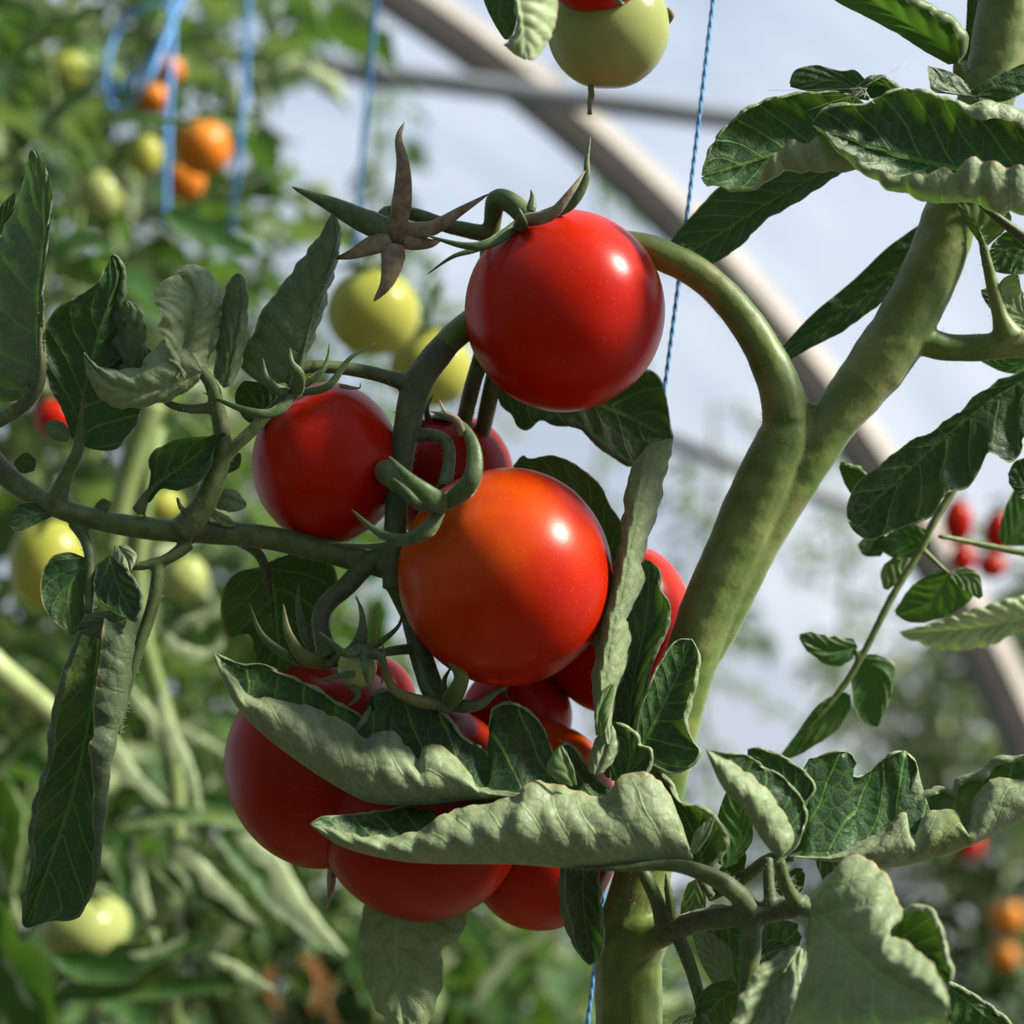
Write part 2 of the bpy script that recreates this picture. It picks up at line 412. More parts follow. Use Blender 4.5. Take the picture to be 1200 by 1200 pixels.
LT_ = (.15, .35, .6, .8, .94, 1.0)
def leaf(parent, mid, A, B, z=(0, 0), dz=(0, 0), bul=(0, 0), show='t', lip=(0, 0), N=7, amp=2.2, mat=None, name='leaflet',
         nu=84, nv=12, w=.55, label=None, seed=0, k=1.8, wav=3.0, lipz=.7):
    """mid, A, B: pixel polylines base -> tip (mid rib, first edge, second edge). dz: depth of each edge against the rib;
    bul: depth of the bulge half way; lip: width of the rolled rim, turned back towards the viewer."""
    mat = mat or M_LEAF
    m2 = catmull([p[:2] for p in mid], nu)
    zz = [z[0] + (z[1] - z[0]) * i / (nu - 1) for i in range(nu)] if len(mid[0]) < 3 else [p[2] for p in catmull(mid, nu)]
    sides = []
    for s, (E, d, b, lp) in enumerate(((A, dz[0], bul[0], lip[0]), (B, dz[1], bul[1], lip[1]))):
        e = edge_resample(E, m2, nu, w)
        haslip = not (lp == 0)
        rows = []
        for i in range(nu):
            u = i / (nu - 1)
            pf = max(0.0, math.sin(math.pi * min(1, .06 + u * .94))) ** .6
            m = Vector((m2[i][0], m2[i][1], zz[i]))
            ed = Vector((e[i][0], e[i][1], zz[i] + interp(d, u) * pf + wav * N3((e[i][0], e[i][1], seed * 9.1), .035) * 2 * pf))
            wdt = (ed - m).length
            c = (m + ed) / 2; c.z += interp(b, u) * pf
            row = []
            for j in range(nv + 1):
                v = j / nv
                row.append((1 - v) ** 2 * m + 2 * v * (1 - v) * c + v * v * ed)
            if haslip:
                lw = min(max(.4, interp(lp, u)) * (1 + .35 * N3((e[i][0], e[i][1], 3 + seed), .05)), wdt * .9)
                inn = (m - ed); inn.z = 0
                inn = inn.normalized() if inn.length > 1e-4 else Vector((0, 0, 0))
                for t in LT_:
                    row.append(ed + inn * lw * (t - .18 * math.sin(math.pi * t)) + Vector((0, 0, -lw * lipz * math.sin(t * 2.0))))
            rows.append(row)
        sides.append(rows)
    # grid: A side reversed, then B
    grid = []; vv = []
    na = len(sides[0][0]); nb = len(sides[1][0])
    for i in range(nu):
        grid.append(list(reversed(sides[0][i])) + sides[1][i][1:])
    vcoords = [-(j / (na - 1)) for j in range(na - 1, 0, -1)] + [j / (nb - 1) for j in range(nb)]
    def vc(j, n, lp):
        if lp == 0: return j / (n - 1)
        if j <= nv: return .8 * j / nv
        return .8 + .15 * LT_[j - nv - 1] / .94 if j < n - 1 else 1.0
    vcoords = [-vc(j, na, lip[0]) for j in range(na - 1, 0, -1)] + [vc(j, nb, lip[1]) for j in range(nb)]
    W = len(vcoords)
    # orientation wanted
    nz = 0
    for i in range(2, nu - 2):
        for j in range(2, nv - 1):
            row = sides[0]
            a = row[i + 1][j] - row[i][j]; b = row[i][j + 1] - row[i][j]
            nz += a.cross(b).z
    # face order below makes normal = du x (-dv on side A) ; world handedness: (x right, y down, z away) equals (R, -U, F): right handed
    sgn = 1 if nz > 0 else -1      # >0: du x dv(out) points away from viewer
    # relief
    pts = [[None] * W for _ in range(nu)]
    uvs = []
    for i in range(nu):
        u = i / (nu - 1)
        for j in range(W):
            p = grid[i][j]; av = abs(vcoords[j])
            i0, i1 = max(i - 1, 0), min(i + 1, nu - 1); j0, j1 = max(j - 1, 0), min(j + 1, W - 1)
            nn = (grid[i1][j] - grid[i0][j]).cross(grid[i][j1] - grid[i][j0])
            if nn.length > 1e-6: nn.normalize()
            phs = u * N - k * av + (.35 if vcoords[j] > 0 else 0) + .12 * N3((p.x, p.y, 1.7 + seed), .03)
            h = abs(math.sin(math.pi * (phs - .5))) ** .7 - .5
            h *= min(1, av * 5) * math.sin(math.pi * min(1, .08 + u * .9)) ** .4
            h += .9 * N3((p.x, p.y, seed), .06) * av
            h += .5 * N3((p.x, p.y, seed + 5), .14) * av
            q = p + nn * (h * amp * sgn * (1 if show == 'u' else -1) * 1.0)
            pts[i][j] = q; uvs.append((phs, vcoords[j]))
    V = [P(q.x, q.y, q.z) for row in pts for q in row]
    faces = []
    for i in range(nu - 1):
        for j in range(W - 1):
            q = i * W + j
            faces.append((q, q + W, q + W + 1, q + 1))
    # measure real facing on side A and flip so that 'show' side looks at the camera
    jA = (na - 1) // 2; acc = 0
    for i in range(2, nu - 2):
        q = i * W + jA
        a = V[q + W] - V[q]; b = V[q + 1] - V[q]
        acc += a.cross(b).dot(CAM - V[q])
    facing = acc > 0
    if facing != (show == 't'): faces = [tuple(reversed(f)) for f in faces]
    o = mk(name, V, faces, mat, parent, V[W // 2], uv=uvs)
    if label: o['label'] = label
    return o

def alobe(u, lobes, depth):
    b = math.sin(math.pi * u ** .8) ** .75
    return b * (1 - depth * (0.5 + .5 * math.cos(2 * math.pi * lobes * u)) * min(1, 3 * u) )
def aleaf(parent, mid, width, up=(0, -1, -.5), fold=25, curl=.5, z=0, lobes=3, ldep=.28, mat=None, name='leaflet', show='t',
          nu=40, nv=6, N=6, amp=1.5, label=None, seed=1, asym=1.0):
    """leaf from a mid rib (pixels + depth), half width, normal hint and fold angle"""
    mat = mat or M_LEAF
    mm = [(p[0], p[1], p[2] if len(p) > 2 else z) for p in mid]
    c = [Vector(q) for q in catmull(mm, nu)]
    up = Vector(up).normalized(); fa = math.radians(fold)
    V = []; uvs = []; W = 2 * nv + 1
    for i, m in enumerate(c):
        u = i / (nu - 1)
        t = (c[min(i + 1, nu - 1)] - c[max(i - 1, 0)]).normalized()
        s = t.cross(up)
        if s.length < .1: s = t.cross(Vector((.3, .1, 1)))
        s.normalize(); n = s.cross(t).normalized()
        if n.dot(up) < 0: n = -n
        for j in range(-nv, nv + 1):
            v = j / nv; sg = 1 if j > 0 else -1
            wd = width * alobe(u, lobes, ldep) * (asym if j > 0 else 1)
            # arc cross-section: starts at fold angle, bends by curl
            a = fa + curl * abs(v) * 1.2; rr = wd * abs(v)
            q = m + s * (sg * rr * math.cos((fa + a) / 2)) + n * (rr * math.sin((fa + a) / 2))
            phs = u * N - 1.1 * abs(v) + (.35 if v > 0 else 0)
            h = (abs(math.sin(math.pi * (phs - .5))) ** .7 - .5) * min(1, abs(v) * 5) * math.sin(math.pi * u) ** .4 + 1.2 * N3((q.x, q.y, seed * 3.3), .05) * abs(v)
            q = q + n * (h * amp)
            V.append(P(q.x, q.y, q.z)); uvs.append((phs, v))
    faces = [(i * W + j, (i + 1) * W + j, (i + 1) * W + j + 1, i * W + j + 1) for i in range(nu - 1) for j in range(W - 1)]
    # upper side = side of +up
    a = V[(nu // 2 + 1) * W + nv] - V[(nu // 2) * W + nv]; b = V[(nu // 2) * W + nv + 1] - V[(nu // 2) * W + nv]
    upw = (P(600 + up.x * 10, 600 + up.y * 10, up.z * 10) - P(600, 600, 0))
    if (a.cross(b).dot(upw) > 0) != (show == 't'): faces = [tuple(reversed(f)) for f in faces]
    o = mk(name, V, faces, mat, parent, V[nv], uv=uvs)
    if label: o['label'] = label
    return o

def stalks(name, parent, specs, mat, voxel=.0007, smooth=4, seg=14, label=None, wob=.05, hair=0, hlen=7):
    """several joined stalks as one continuous skin. spec: (pixel points with depth, radius px | table)"""
    V = []; Fc = []; T = []
    for pts, rad in specs:
        w_ = px(pts); tube_geo(w_, rp_(rad), seg, max(8, len(pts) * 6), verts=V, faces=Fc, wob=wob); T.append((w_, rad))
    o = mk(name, V, Fc, mat, parent, px([specs[0][0][0]])[0])
    rm = o.modifiers.new('skin', 'REMESH'); rm.mode = 'VOXEL'; rm.voxel_size = voxel; rm.use_smooth_shade = True
    sm = o.modifiers.new('smooth', 'SMOOTH'); sm.iterations = smooth; sm.factor = .6
    if label: o['label'] = label
    if hair: hairs('stem_hair', o, T, hair, hlen, M_HAIR, seed=len(V))
    return o

# ------------------------------------------------------------------ fruit
def tomato(label, c, r, axis, mat, sepals=(), cat='tomato', group=None, seg=64, lob=.012, hub=None, pedicel=None, mats=M_SEPAL, name='tomato', dimple=.10):
    """c: (x, y, z) pixels; r: (rx, ry, rz) pixels; axis: direction of the stalk end in (right, up, towards camera)"""
    cw = P(*c); sc = (D + c[2] * S) / D
    t = empty(name, cw, label, cat, group)
    ax = Vector(axis).normalized()
    q = Vector((0, 0, 1)).rotation_difference(ax)
    V = []; Fc = []; uv = []; rings = seg // 2
    for i in range(rings + 1):
        th = math.pi * i / rings
        for k in range(seg):
            ph = 2 * math.pi * k / seg
            rad = 1 - dimple * math.exp(-(th / .22) ** 2) - .03 * math.exp(-((math.pi - th) / .25) ** 2)
            rad *= 1 + lob * math.cos(5 * ph + c[0]) * math.sin(th) * (1 if th < 1.6 else .5)
            v = Vector((math.sin(th) * math.cos(ph), math.sin(th) * math.sin(ph), math.cos(th))) * rad
            v = q @ v
            V.append(cw + (R * v.x * r[0] + U * v.y * r[1] - F * v.z * r[2]) * S * sc)
            uv.append((k / seg, 1 - i / rings))
    for i in range(rings):
        for k in range(seg):
            k2 = (k + 1) % seg
            Fc.append((i * seg + k, i * seg + seg + k, i * seg + seg + k2, i * seg + k2))
    body = mk('skin', V, Fc, mat, t, cw, uv=uv)
    if sepals:
        hx = P(*hub)
        v, f = tube_geo([hx + (Vector((0, 0, 0))), hx + (R * ax.x + U * ax.y - F * ax.z) * S * 10 * sc], [(0, S * 15 * sc), (.6, S * 11 * sc), (1, S * 5 * sc)], 12, 6)
        cal = mk('calyx', v, f, mats, t, hx)
        for s in sepals: sepal(cal, *s)
    if pedicel:
        v, f = tube_geo(px(pedicel[0]), rp_(pedicel[1]), 12); mk('pedicel', v, f, M_STALK, t)
    return t
def sepal(parent, pts, wd, mat=None, label=None):
    w_ = px(pts)
    r = wd * S * .5
    V, Fc = tube_geo(w_, [(0, r * .8), (.18, r), (.45, r * .78), (.75, r * .42), (.93, r * .2), (1, r * .05)], 10, 22, flat=.45)
    # keel: push a ridge
    o = mk('sepal', V, Fc, mat or M_SEPAL, parent, w_[0])
    if label: o['label'] = label
    return o

# ------------------------------------------------------------------ the tomato plant in front
plant = empty('tomato_plant', P(735, 1330, 110), 'large tomato plant in front with thick forked hairy stem and curled leaves', 'tomato plant')
main_w = [(735, 1330, 110), (737, 1200, 110), (737, 1110, 110), (750, 1040, 110), (766, 960, 110), (782, 880, 110), (802, 800, 110), (828, 720, 110), (868, 630, 110), (903, 550, 110), (922, 505, 110), (934, 468, 111)]
stem = stalks('stem', plant, [
    (main_w, [(0, 43), (.2, 42), (.28, 41), (.33, 36), (.45, 32), (.62, 33), (.75, 36), (.88, 38), (.95, 33), (1, 20)]),
    ([(790, 850, 122), (815, 795, 118), (850, 720, 116), (893, 630, 114), (935, 560, 112), (980, 490, 112), (1030, 425, 112), (1068, 365, 112), (1098, 300, 112), (1118, 240, 112), (1142, 160, 112), (1166, 80, 112), (1180, 0, 112), (1190, -80, 112)],
     [(0, 8), (.12, 24), (.2, 26), (.38, 29), (.48, 38), (.6, 36), (.68, 34), (.8, 35), (.9, 36), (1, 38)]),
    ([(915, 530, 108), (921, 495, 108), (914, 455, 108), (893, 408, 110), (862, 362, 114), (825, 326, 118), (785, 303, 120), (745, 290, 122), (690, 290, 125), (640, 320, 124), (600, 345, 118), (560, 372, 106), (524, 402, 98), (490, 448, 92)],
     [(0, 12), (.06, 30), (.12, 27), (.2, 23), (.35, 20), (.7, 19), (.9, 17), (1, 17)]),
    ([(1040, 400, 108), (1075, 398, 106), (1110, 407, 106), (1150, 407, 106), (1200, 402, 106), (1290, 395, 106)], [(0, 26), (.15, 19), (.3, 17), (1, 17)]),
    ([(1182, 396, 96), (1172, 370, 92), (1162, 330, 90), (1153, 292, 88), (1146, 266, 78)], [(0, 20), (.2, 10), (.8, 6), (1, 2)]),
    ([(736, 1098, 104), (752, 1096, 84), (768, 1094, 74), (782, 1096, 66)], [(0, 38), (.4, 34), (.7, 22), (1, 16)]),
    ([(738, 1118, 110), (742, 1082, 108)], [(0, 42), (.5, 46), (1, 40)]),
    ([(1150, 130, 112), (1130, 100, 100), (1124, 72, 92)], [(0, 26), (.5, 12), (1, 8)]),
], M_STEM, .00085, 5, 20, wob=.06, hair=5200, hlen=8)

truss = stalks('truss_stalk', plant, [
    ([(524, 402, 98), (490, 448, 90), (477, 500, 84), (468, 560, 76), (463, 620, 70), (462, 690, 66)], [(0, 17), (.2, 19), (.5, 15), (.8, 14), (1, 15)]),
    ([(482, 450, 90), (430, 436, 76), (385, 430, 62), (352, 432, 52), (342, 452, 50)], [(0, 13), (.2, 9), (.8, 8), (1, 9)]),
    ([(468, 560, 76), (452, 552, 50), (470, 566, 22), (505, 586, 6), (520, 592, 2)], [(0, 12), (.3, 15), (.6, 13), (1, 13)]),
    ([(462, 672, 66), (440, 655, 70), (405, 688, 60), (380, 712, 44), (376, 735, 36), (384, 770, 30)], [(0, 14), (.5, 12), (.8, 11), (1, 13)]),
    ([(463, 680, 66), (482, 720, 78), (492, 762, 74), (506, 805, 60), (520, 828, 52)], [(0, 15), (.4, 14), (1, 15)]),
    ([(576, 340, 118), (572, 300, 108), (577, 262, 92), (582, 234, 78), (602, 240, 66), (622, 260, 56)], [(0, 11), (.5, 11), (.7, 13), (1, 14)]),
    ([(577, 275, 100), (530, 266, 92), (480, 250, 86), (450, 250, 80), (456, 262, 72)], [(0, 11), (.4, 9), (1, 8)]),
    ([(575, 380, 118), (562, 425, 128), (553, 455, 140), (542, 500, 190), (534, 525, 240)], [(0, 11), (1, 10)]),
    ([(600, 370, 128), (582, 430, 140), (573, 470, 160), (562, 520, 220), (552, 550, 260)], [(0, 12), (1, 10)]),
    ([(474, 512, 86), (500, 510, 82), (518, 513, 76), (526, 524, 68), (526, 545, 58), (521, 572, 40)], [(0, 9), (.5, 7), (1, 9)]),
    ([(485, 760, 74), (465, 762, 40), (440, 766, 5), (424, 768, -6)], [(0, 7), (1, 5)]),
], M_STALK, .0006, 3, 14, hair=2200, hlen=6)

# star-shaped empty calyx (its fruit is gone)
dry = mk('empty_calyx', *(lambda vf: (vf[0], vf[1]))(tube_geo(px([(468, 270, 76), (465, 275, 56), (464, 277, 50)]), [(0, S * 8), (.6, S * 22), (.9, S * 20), (1, S * 10)], 14, 8, wob=.35)), M_SCAR, plant)
dry['label'] = 'dried star-shaped calyx that has lost its fruit'
for pts, wd, m in [
    ([(467, 264, 54), (472, 225, 44), (472, 190, 40), (467, 162, 44), (474, 143, 50)], 21, M_SEPALB),
    ([(458, 270, 54), (425, 258, 44), (385, 238, 46), (342, 219, 56)], 26, M_SEPAL),
    ([(456, 280, 52), (430, 290, 42), (412, 298, 42), (393, 303, 46)], 22, M_SEPALB),
    ([(462, 288, 50), (459, 312, 40), (452, 334, 36), (438, 353, 40)], 25, M_SEPALB),
    ([(474, 268, 54), (505, 268, 44), (540, 247, 44), (573, 227, 50)], 17, M_SEPALB),
    ([(474, 282, 54), (490, 284, 52), (505, 285, 54), (518, 280, 60)], 18, M_SEPALB)]:
    sepal(dry, pts, wd * 1.2, m)

# ------------------------------------------------------------------ tomatoes of the truss
G1 = 'tomatoes of the front truss'
tomato('round glossy red tomato at the top of the cluster under a curled green calyx', (662, 365, 70), (117.5, 118.5, 112), (-.52, .82, .15), M_RED, [
    ([(606, 262, 14), (577, 284, -6), (545, 288, -8), (497, 275, 4)], 14),
    ([(602, 268, 16), (560, 291, 0), (530, 301, -2), (500, 322, 8)], 10),
    ([(612, 258, 12), (645, 252, -16), (668, 226, -22), (686, 200, -14)], 17, M_SEPALB),
    ([(630, 254, 20), (668, 240, 6), (686, 212, 4), (688, 186, 8), (692, 160, 14)], 15),
    ([(610, 268, 8), (611, 256, -18), (607, 243, -24)], 19),
    ([(622, 248, 30), (624, 232, 34), (622, 222, 36)], 12)], group=G1, hub=(616, 262, 16))
tomato('large glossy orange-red tomato in the middle of the cluster', (592.5, 675.5, 40), (126, 128, 122), (-.66, .55, .52), M_SUNRED, [
    ([(522, 590, -66), (551, 566, -88), (556, 530, -80), (545, 503, -66), (524, 488, -56), (504, 482, -50)], 23),
    ([(542, 510, -66), (535, 492, -74), (522, 484, -72), (515, 468, -66)], 10, M_SEPALB),
    ([(522, 594, -66), (502, 580, -92), (478, 560, -96), (456, 535, -84)], 25),
    ([(515, 598, -60), (500, 622, -74), (470, 633, -70), (440, 622, -58), (412, 597, -44)], 18),
    ([(505, 610, -50), (480, 630, -50), (440, 640, -30), (385, 636, 0)], 12),
    ([(516, 592, -64), (490, 590, -76), (474, 574, -76), (460, 560, -66)], 17)], group=G1, hub=(518, 594, -56))
tomato('red tomato on the left of the cluster half behind the thin truss stalk', (384, 543, 110), (87, 95, 90), (-.42, .85, .35), M_RED, [
    ([(345, 462, 20), (320, 484, 8), (285, 480, 6), (238, 460, 20)], 13),
    ([(340, 462, 24), (322, 455, 8), (311, 440, 4), (308, 420, 6)], 15),
    ([(346, 462, 22), (350, 440, 4), (341, 425, 0), (340, 408, 4)], 19),
    ([(352, 460, 24), (385, 452, 12), (410, 420, 16), (440, 402, 26)], 11),
    ([(356, 452, 40), (376, 436, 40), (384, 420, 44), (386, 402, 50)], 9),
    ([(398, 452, 60), (420, 455, 50), (422, 448, 50)], 6, M_SEPALB)], group=G1, hub=(346, 464, 30))
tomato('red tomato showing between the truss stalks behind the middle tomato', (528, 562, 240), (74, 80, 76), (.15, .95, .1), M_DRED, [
    ([(505, 500, 200), (500, 480, 190), (508, 462, 190)], 10),
    ([(505, 500, 200), (480, 490, 190), (460, 482, 196)], 10)], group=G1, hub=(520, 492, 200))
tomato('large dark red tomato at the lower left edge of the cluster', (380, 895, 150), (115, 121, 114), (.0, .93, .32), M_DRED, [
    ([(386, 778, 34), (345, 772, 20), (308, 745, 22), (292, 706, 34)], 14),
    ([(388, 776, 30), (357, 770, 10), (338, 742, 8), (332, 708, 16)], 19, M_SEPALY),
    ([(384, 770, 44), (362, 752, 48), (350, 715, 56), (350, 682, 64)], 15),
    ([(388, 776, 24), (414, 758, 8), (424, 728, 10), (418, 698, 20)], 12),
    ([(392, 776, 28), (436, 758, 26), (466, 735, 34), (472, 712, 44)], 12)], group=G1, hub=(388, 776, 34))
tomato('red tomato deep in the cluster, only a sliver right of the tiny green fruit', (432, 824, 230), (56, 58, 56), (.1, .95, .1), M_RED, group=G1)
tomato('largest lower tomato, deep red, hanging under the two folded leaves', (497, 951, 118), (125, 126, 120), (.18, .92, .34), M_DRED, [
    ([(524, 826, 14), (536, 808, -12), (540, 790, -16), (522, 766, -6), (502, 752, 6)], 23, M_SEPALY),
    ([(530, 828, 16), (560, 826, -2), (578, 814, -2), (594, 804, 6)], 17),
    ([(518, 826, 14), (480, 818, -8), (456, 800, -12), (448, 752, 0)], 16, M_SEPALY),
    ([(516, 824, 16), (500, 808, 10), (494, 784, 16), (486, 764, 26)], 13),
    ([(524, 828, 20), (520, 800, 30), (530, 780, 44)], 10)], group=G1, hub=(520, 828, 22))
tomato('dark red tomato at the cluster bottom with sunlit orange painted into its shoulder', (632, 966, 180), (97, 123, 100), (.25, .85, .2), M_SUNRED, group=G1)
tomato('shaded red tomato tucked under the middle tomato', (606, 838, 250), (65, 62, 64), (.1, .95, .1), M_RED, [
    ([(596, 800, 170), (592, 812, 150), (602, 826, 146)], 7)], group=G1, hub=(598, 800, 180))
tomato('red tomato half hidden behind the upright rolled leaf beside the main stem', (722, 735, 240), (91, 104, 92), (.2, .9, .1), M_RED, group=G1)
tomato('tiny pale green unripe tomato with a spiky calyx over the lower left tomato', (419, 783, 4), (23, 25, 22), (.25, .92, .3), M_GRN, [
    ([(426, 764, -16), (405, 766, -30), (390, 754, -30), (373, 740, -26)], 11),
    ([(426, 764, -18), (428, 782, -36), (431, 800, -38), (438, 812, -34)], 11),
    ([(428, 764, -14), (440, 748, -22), (441, 730, -22), (439, 714, -18)], 9, M_SEPALY),
    ([(424, 762, -10), (426, 740, -16), (424, 715, -8), (416, 698, 0)], 10),
    ([(430, 766, -14), (446, 770, -24), (450, 785, -24), (447, 802, -20)], 12),
    ([(412, 804, -10), (420, 815, -16), (408, 828, -12)], 9),
    ([(416, 790, -18), (400, 792, -22), (373, 797, -18)], 9)], group=G1, hub=(427, 762, -8), lob=.035, dimple=.06)
t = tomato('pale green unripe tomato hanging at the top edge with a dried thread below', (713, 33, 20), (72, 71, 70), (.0, .9, .2), M_GRN, group='tomatoes of the upper truss', lob=.01)
v, f = tube_geo(px([(692, 100, 20), (693, 112, 18), (691, 122, 18), (691, 134, 18)]), [(0, S * 3.5), (.5, S * 4), (.8, S * 2.5), (1, S * 3)], 8, 12); o = mk('dried_style', v, f, M_SEPALB, t); o['label'] = 'brown dried thread'
v, f = tube_geo(px([(783, 10, 10), (787, 18, 6), (784, 28, 8)]), [(0, S * 2), (.5, S * 4), (1, S * 1)], 8, 10); mk('dried_petal', v, f, M_SEPALB, t)
tomato('red tomato cut by the top edge above the pale green one', (697, -52, -50), (66, 66, 60), (.0, .9, .1), M_RED, [
    ([(722, -4, -96), (728, 4, -104), (732, 2, -100)], 8)], hub=(718, -8, -90), group='tomatoes of the upper truss')

# dried flower sheath below the cluster
t = empty('dried_style', P(387, 1012, 150), 'brown dried sheath hanging under the lower left tomato', 'dried flower')
for a, b in (((387, 1008, 150), (385, 1060, 150)), ((389, 1012, 146), (387, 1050, 143)), ((391, 1012, 152), (383, 1064, 152))):
    v, f = tube_geo(px([a, ((a[0] + b[0]) / 2 + 1.5, (a[1] + b[1]) / 2, a[2]), b]), [(0, S * 3), (.4, S * 5), (.8, S * 3.5), (1, S * 1)], 8, 12); mk('husk', v, f, M_SEPALB, t)

# ------------------------------------------------------------------ left shoot
left = stalks('leaf_stalk', plant, [
    ([(-60, 480, 70), (-25, 520, 66), (10, 560, 60), (60, 592, 56), (120, 610, 54), (180, 620, 54), (240, 624, 56), (300, 628, 62), (360, 640, 72), (420, 656, 78), (468, 668, 72)], [(0, 15), (.3, 13), (.55, 14), (.8, 15), (1, 15)]),
    ([(214, 622, 50), (236, 596, 44), (252, 560, 38), (261, 520, 32), (255, 480, 26), (248, 452, 18), (234, 434, 8), (216, 431, -4), (206, 445, -16)], [(0, 19), (.15, 15), (.5, 11), (.7, 9), (.92, 6), (1, 2)]),
    ([(255, 545, 40), (272, 526, 52), (300, 500, 62), (335, 462, 66), (345, 447, 50), (360, 392, 34), (377, 332, 26)], [(0, 9), (.5, 6), (.7, 3), (1, 1.5)]),
    ([(66, 590, 54), (78, 556, 48), (92, 524, 40), (97, 470, 36), (108, 425, 32)], [(0, 14), (.2, 9), (.5, 7), (.7, 3), (1, 1.5)]),
    ([(-40, 505, 30), (0, 492, 26), (35, 468, 20), (48, 440, 14), (47, 400, 14), (47, 340, 14)], [(0, 10), (.45, 8), (.7, 4), (1, 2)]),
    ([(162, 600, 48), (172, 580, 42), (186, 566, 34), (214, 546, 24)], [(0, 9), (.3, 5), (.6, 3), (1, 1.2)]),
    ([(222, 636, 50), (198, 654, 44), (172, 662, 42), (150, 664, 40)], [(0, 9), (.4, 7), (1, 5)]),
    ([(186, 662, 44), (180, 705, 36), (164, 755, 28), (148, 812, 22), (138, 860, 18)], [(0, 8), (.4, 8), (1, 4)]),
    ([(86, 612, 54), (100, 632, 44), (106, 660, 34), (104, 720, 24)], [(0, 8), (1, 5)]),
    ([(248, 478, 26), (222, 479, 22), (200, 474, 18), (188, 462, 12)], [(0, 7), (1, 4)]),
    ([(280, 632, 60), (305, 652, 100), (316, 690, 124), (322, 740, 136)], [(0, 8), (.5, 6), (.7, 3), (1, 1.5)]),
    ([(225, 605, 46), (212, 595, 34), (208, 582, 28)], [(0, 5), (1, 2)]),
], M_STALK, .0006, 3, 14, hair=3000, hlen=6, label='dark hairy stalk curving in from the left edge')
LF = lambda *a, **k: leaf(left, *a, **k)
# tall leaf at the left edge
LF([(50, 445), (46, 400), (46, 340), (53, 270), (45, 215), (37, 176)],
   [(55, 440), (52, 400), (51, 350), (54, 310), (59, 260), (61, 225), (55, 200), (46, 182), (38, 174)],
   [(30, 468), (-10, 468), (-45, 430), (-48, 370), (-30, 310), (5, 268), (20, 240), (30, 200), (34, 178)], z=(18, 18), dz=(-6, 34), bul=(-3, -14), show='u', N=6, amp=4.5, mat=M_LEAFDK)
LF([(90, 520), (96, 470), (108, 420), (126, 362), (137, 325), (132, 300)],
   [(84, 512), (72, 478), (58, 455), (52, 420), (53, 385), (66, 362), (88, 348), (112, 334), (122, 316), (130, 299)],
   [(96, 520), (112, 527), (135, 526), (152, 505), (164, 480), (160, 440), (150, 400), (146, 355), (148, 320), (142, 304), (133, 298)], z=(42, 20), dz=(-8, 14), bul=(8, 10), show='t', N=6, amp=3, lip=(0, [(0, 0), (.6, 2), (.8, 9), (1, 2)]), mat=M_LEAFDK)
LF([(150, 480), (152, 440), (150, 395), (148, 355)], [(146, 470), (130, 440), (124, 400), (130, 365), (146, 352)],
   [(158, 470), (170, 440), (172, 400), (166, 365), (150, 352)], z=(50, 30), dz=(10, 6), bul=(0, -6), show='u', N=5, amp=2.5, mat=M_LEAFDK)
LF([(216, 431), (215, 415), (218, 390), (224, 365), (225, 340), (212, 322)],
   [(218, 445), (208, 430), (196, 418), (193, 396), (184, 385), (190, 372), (184, 358), (179, 350), (184, 335), (197, 326), (210, 321)],
   [(240, 440), (252, 400), (262, 372), (260, 345), (247, 320), (228, 310), (210, 314), (203, 326)], z=(-2, 6), dz=(-26, 34), bul=(-12, -36), show='u', N=7, amp=3)
LF([(236, 436), (214, 446), (172, 458), (130, 448), (99, 415)],
   [(236, 425), (224, 400), (206, 393), (188, 402), (174, 415), (164, 430), (136, 433), (116, 428), (98, 413)],
   [(232, 448), (210, 464), (184, 473), (150, 478), (124, 472), (108, 452), (100, 430), (98, 416)], z=(-4, -20), dz=(20, 10), bul=(-34, -14), show='u', N=6, amp=3)
LF([(262, 455), (272, 410), (281, 360), (279, 322)], [(276, 450), (287, 405), (291, 355), (288, 330), (280, 320)],
   [(250, 440), (256, 395), (262, 348), (270, 328), (278, 320)], z=(16, 10), dz=(16, 16), bul=(-14, -14), show='u', N=5, amp=2, mat=M_LEAFDK)
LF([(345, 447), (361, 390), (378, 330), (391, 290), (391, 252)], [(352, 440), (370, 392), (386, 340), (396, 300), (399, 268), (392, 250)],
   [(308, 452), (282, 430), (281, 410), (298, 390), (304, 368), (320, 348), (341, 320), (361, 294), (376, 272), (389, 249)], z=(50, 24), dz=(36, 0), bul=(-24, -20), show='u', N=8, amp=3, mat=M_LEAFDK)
LF([(325, 500), (300, 470), (285, 448)], [(330, 480), (316, 452), (286, 446)], [(310, 505), (285, 490), (275, 465), (284, 447)], z=(90, 80), show='t', N=4, mat=M_LEAFDK)
LF([(168, 592), (182, 568), (215, 545), (264, 508)], [(170, 585), (177, 558), (174, 540), (184, 526), (213, 513), (240, 512), (263, 507)],
   [(176, 588), (190, 573), (214, 574), (236, 563), (246, 545), (252, 526), (265, 509)], z=(44, 10), dz=(-12, -12), bul=(8, 8), show='t', N=5, amp=2, mat=M_LEAFDK)
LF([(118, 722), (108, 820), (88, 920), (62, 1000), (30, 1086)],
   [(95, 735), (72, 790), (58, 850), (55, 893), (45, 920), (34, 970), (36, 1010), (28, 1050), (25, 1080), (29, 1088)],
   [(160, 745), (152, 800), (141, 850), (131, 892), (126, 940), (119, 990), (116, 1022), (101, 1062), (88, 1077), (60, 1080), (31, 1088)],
   z=(30, 16), dz=(-14, -18), bul=(14, 12), show='t', lip=([(0, 8), (.3, 9), (.8, 5), (1, 1)], [(0, 55), (.25, 44), (.45, 26), (.6, 14), (.8, 4), (1, 1)]), N=9, amp=3, mat=M_LEAFDK, lipz=.5)
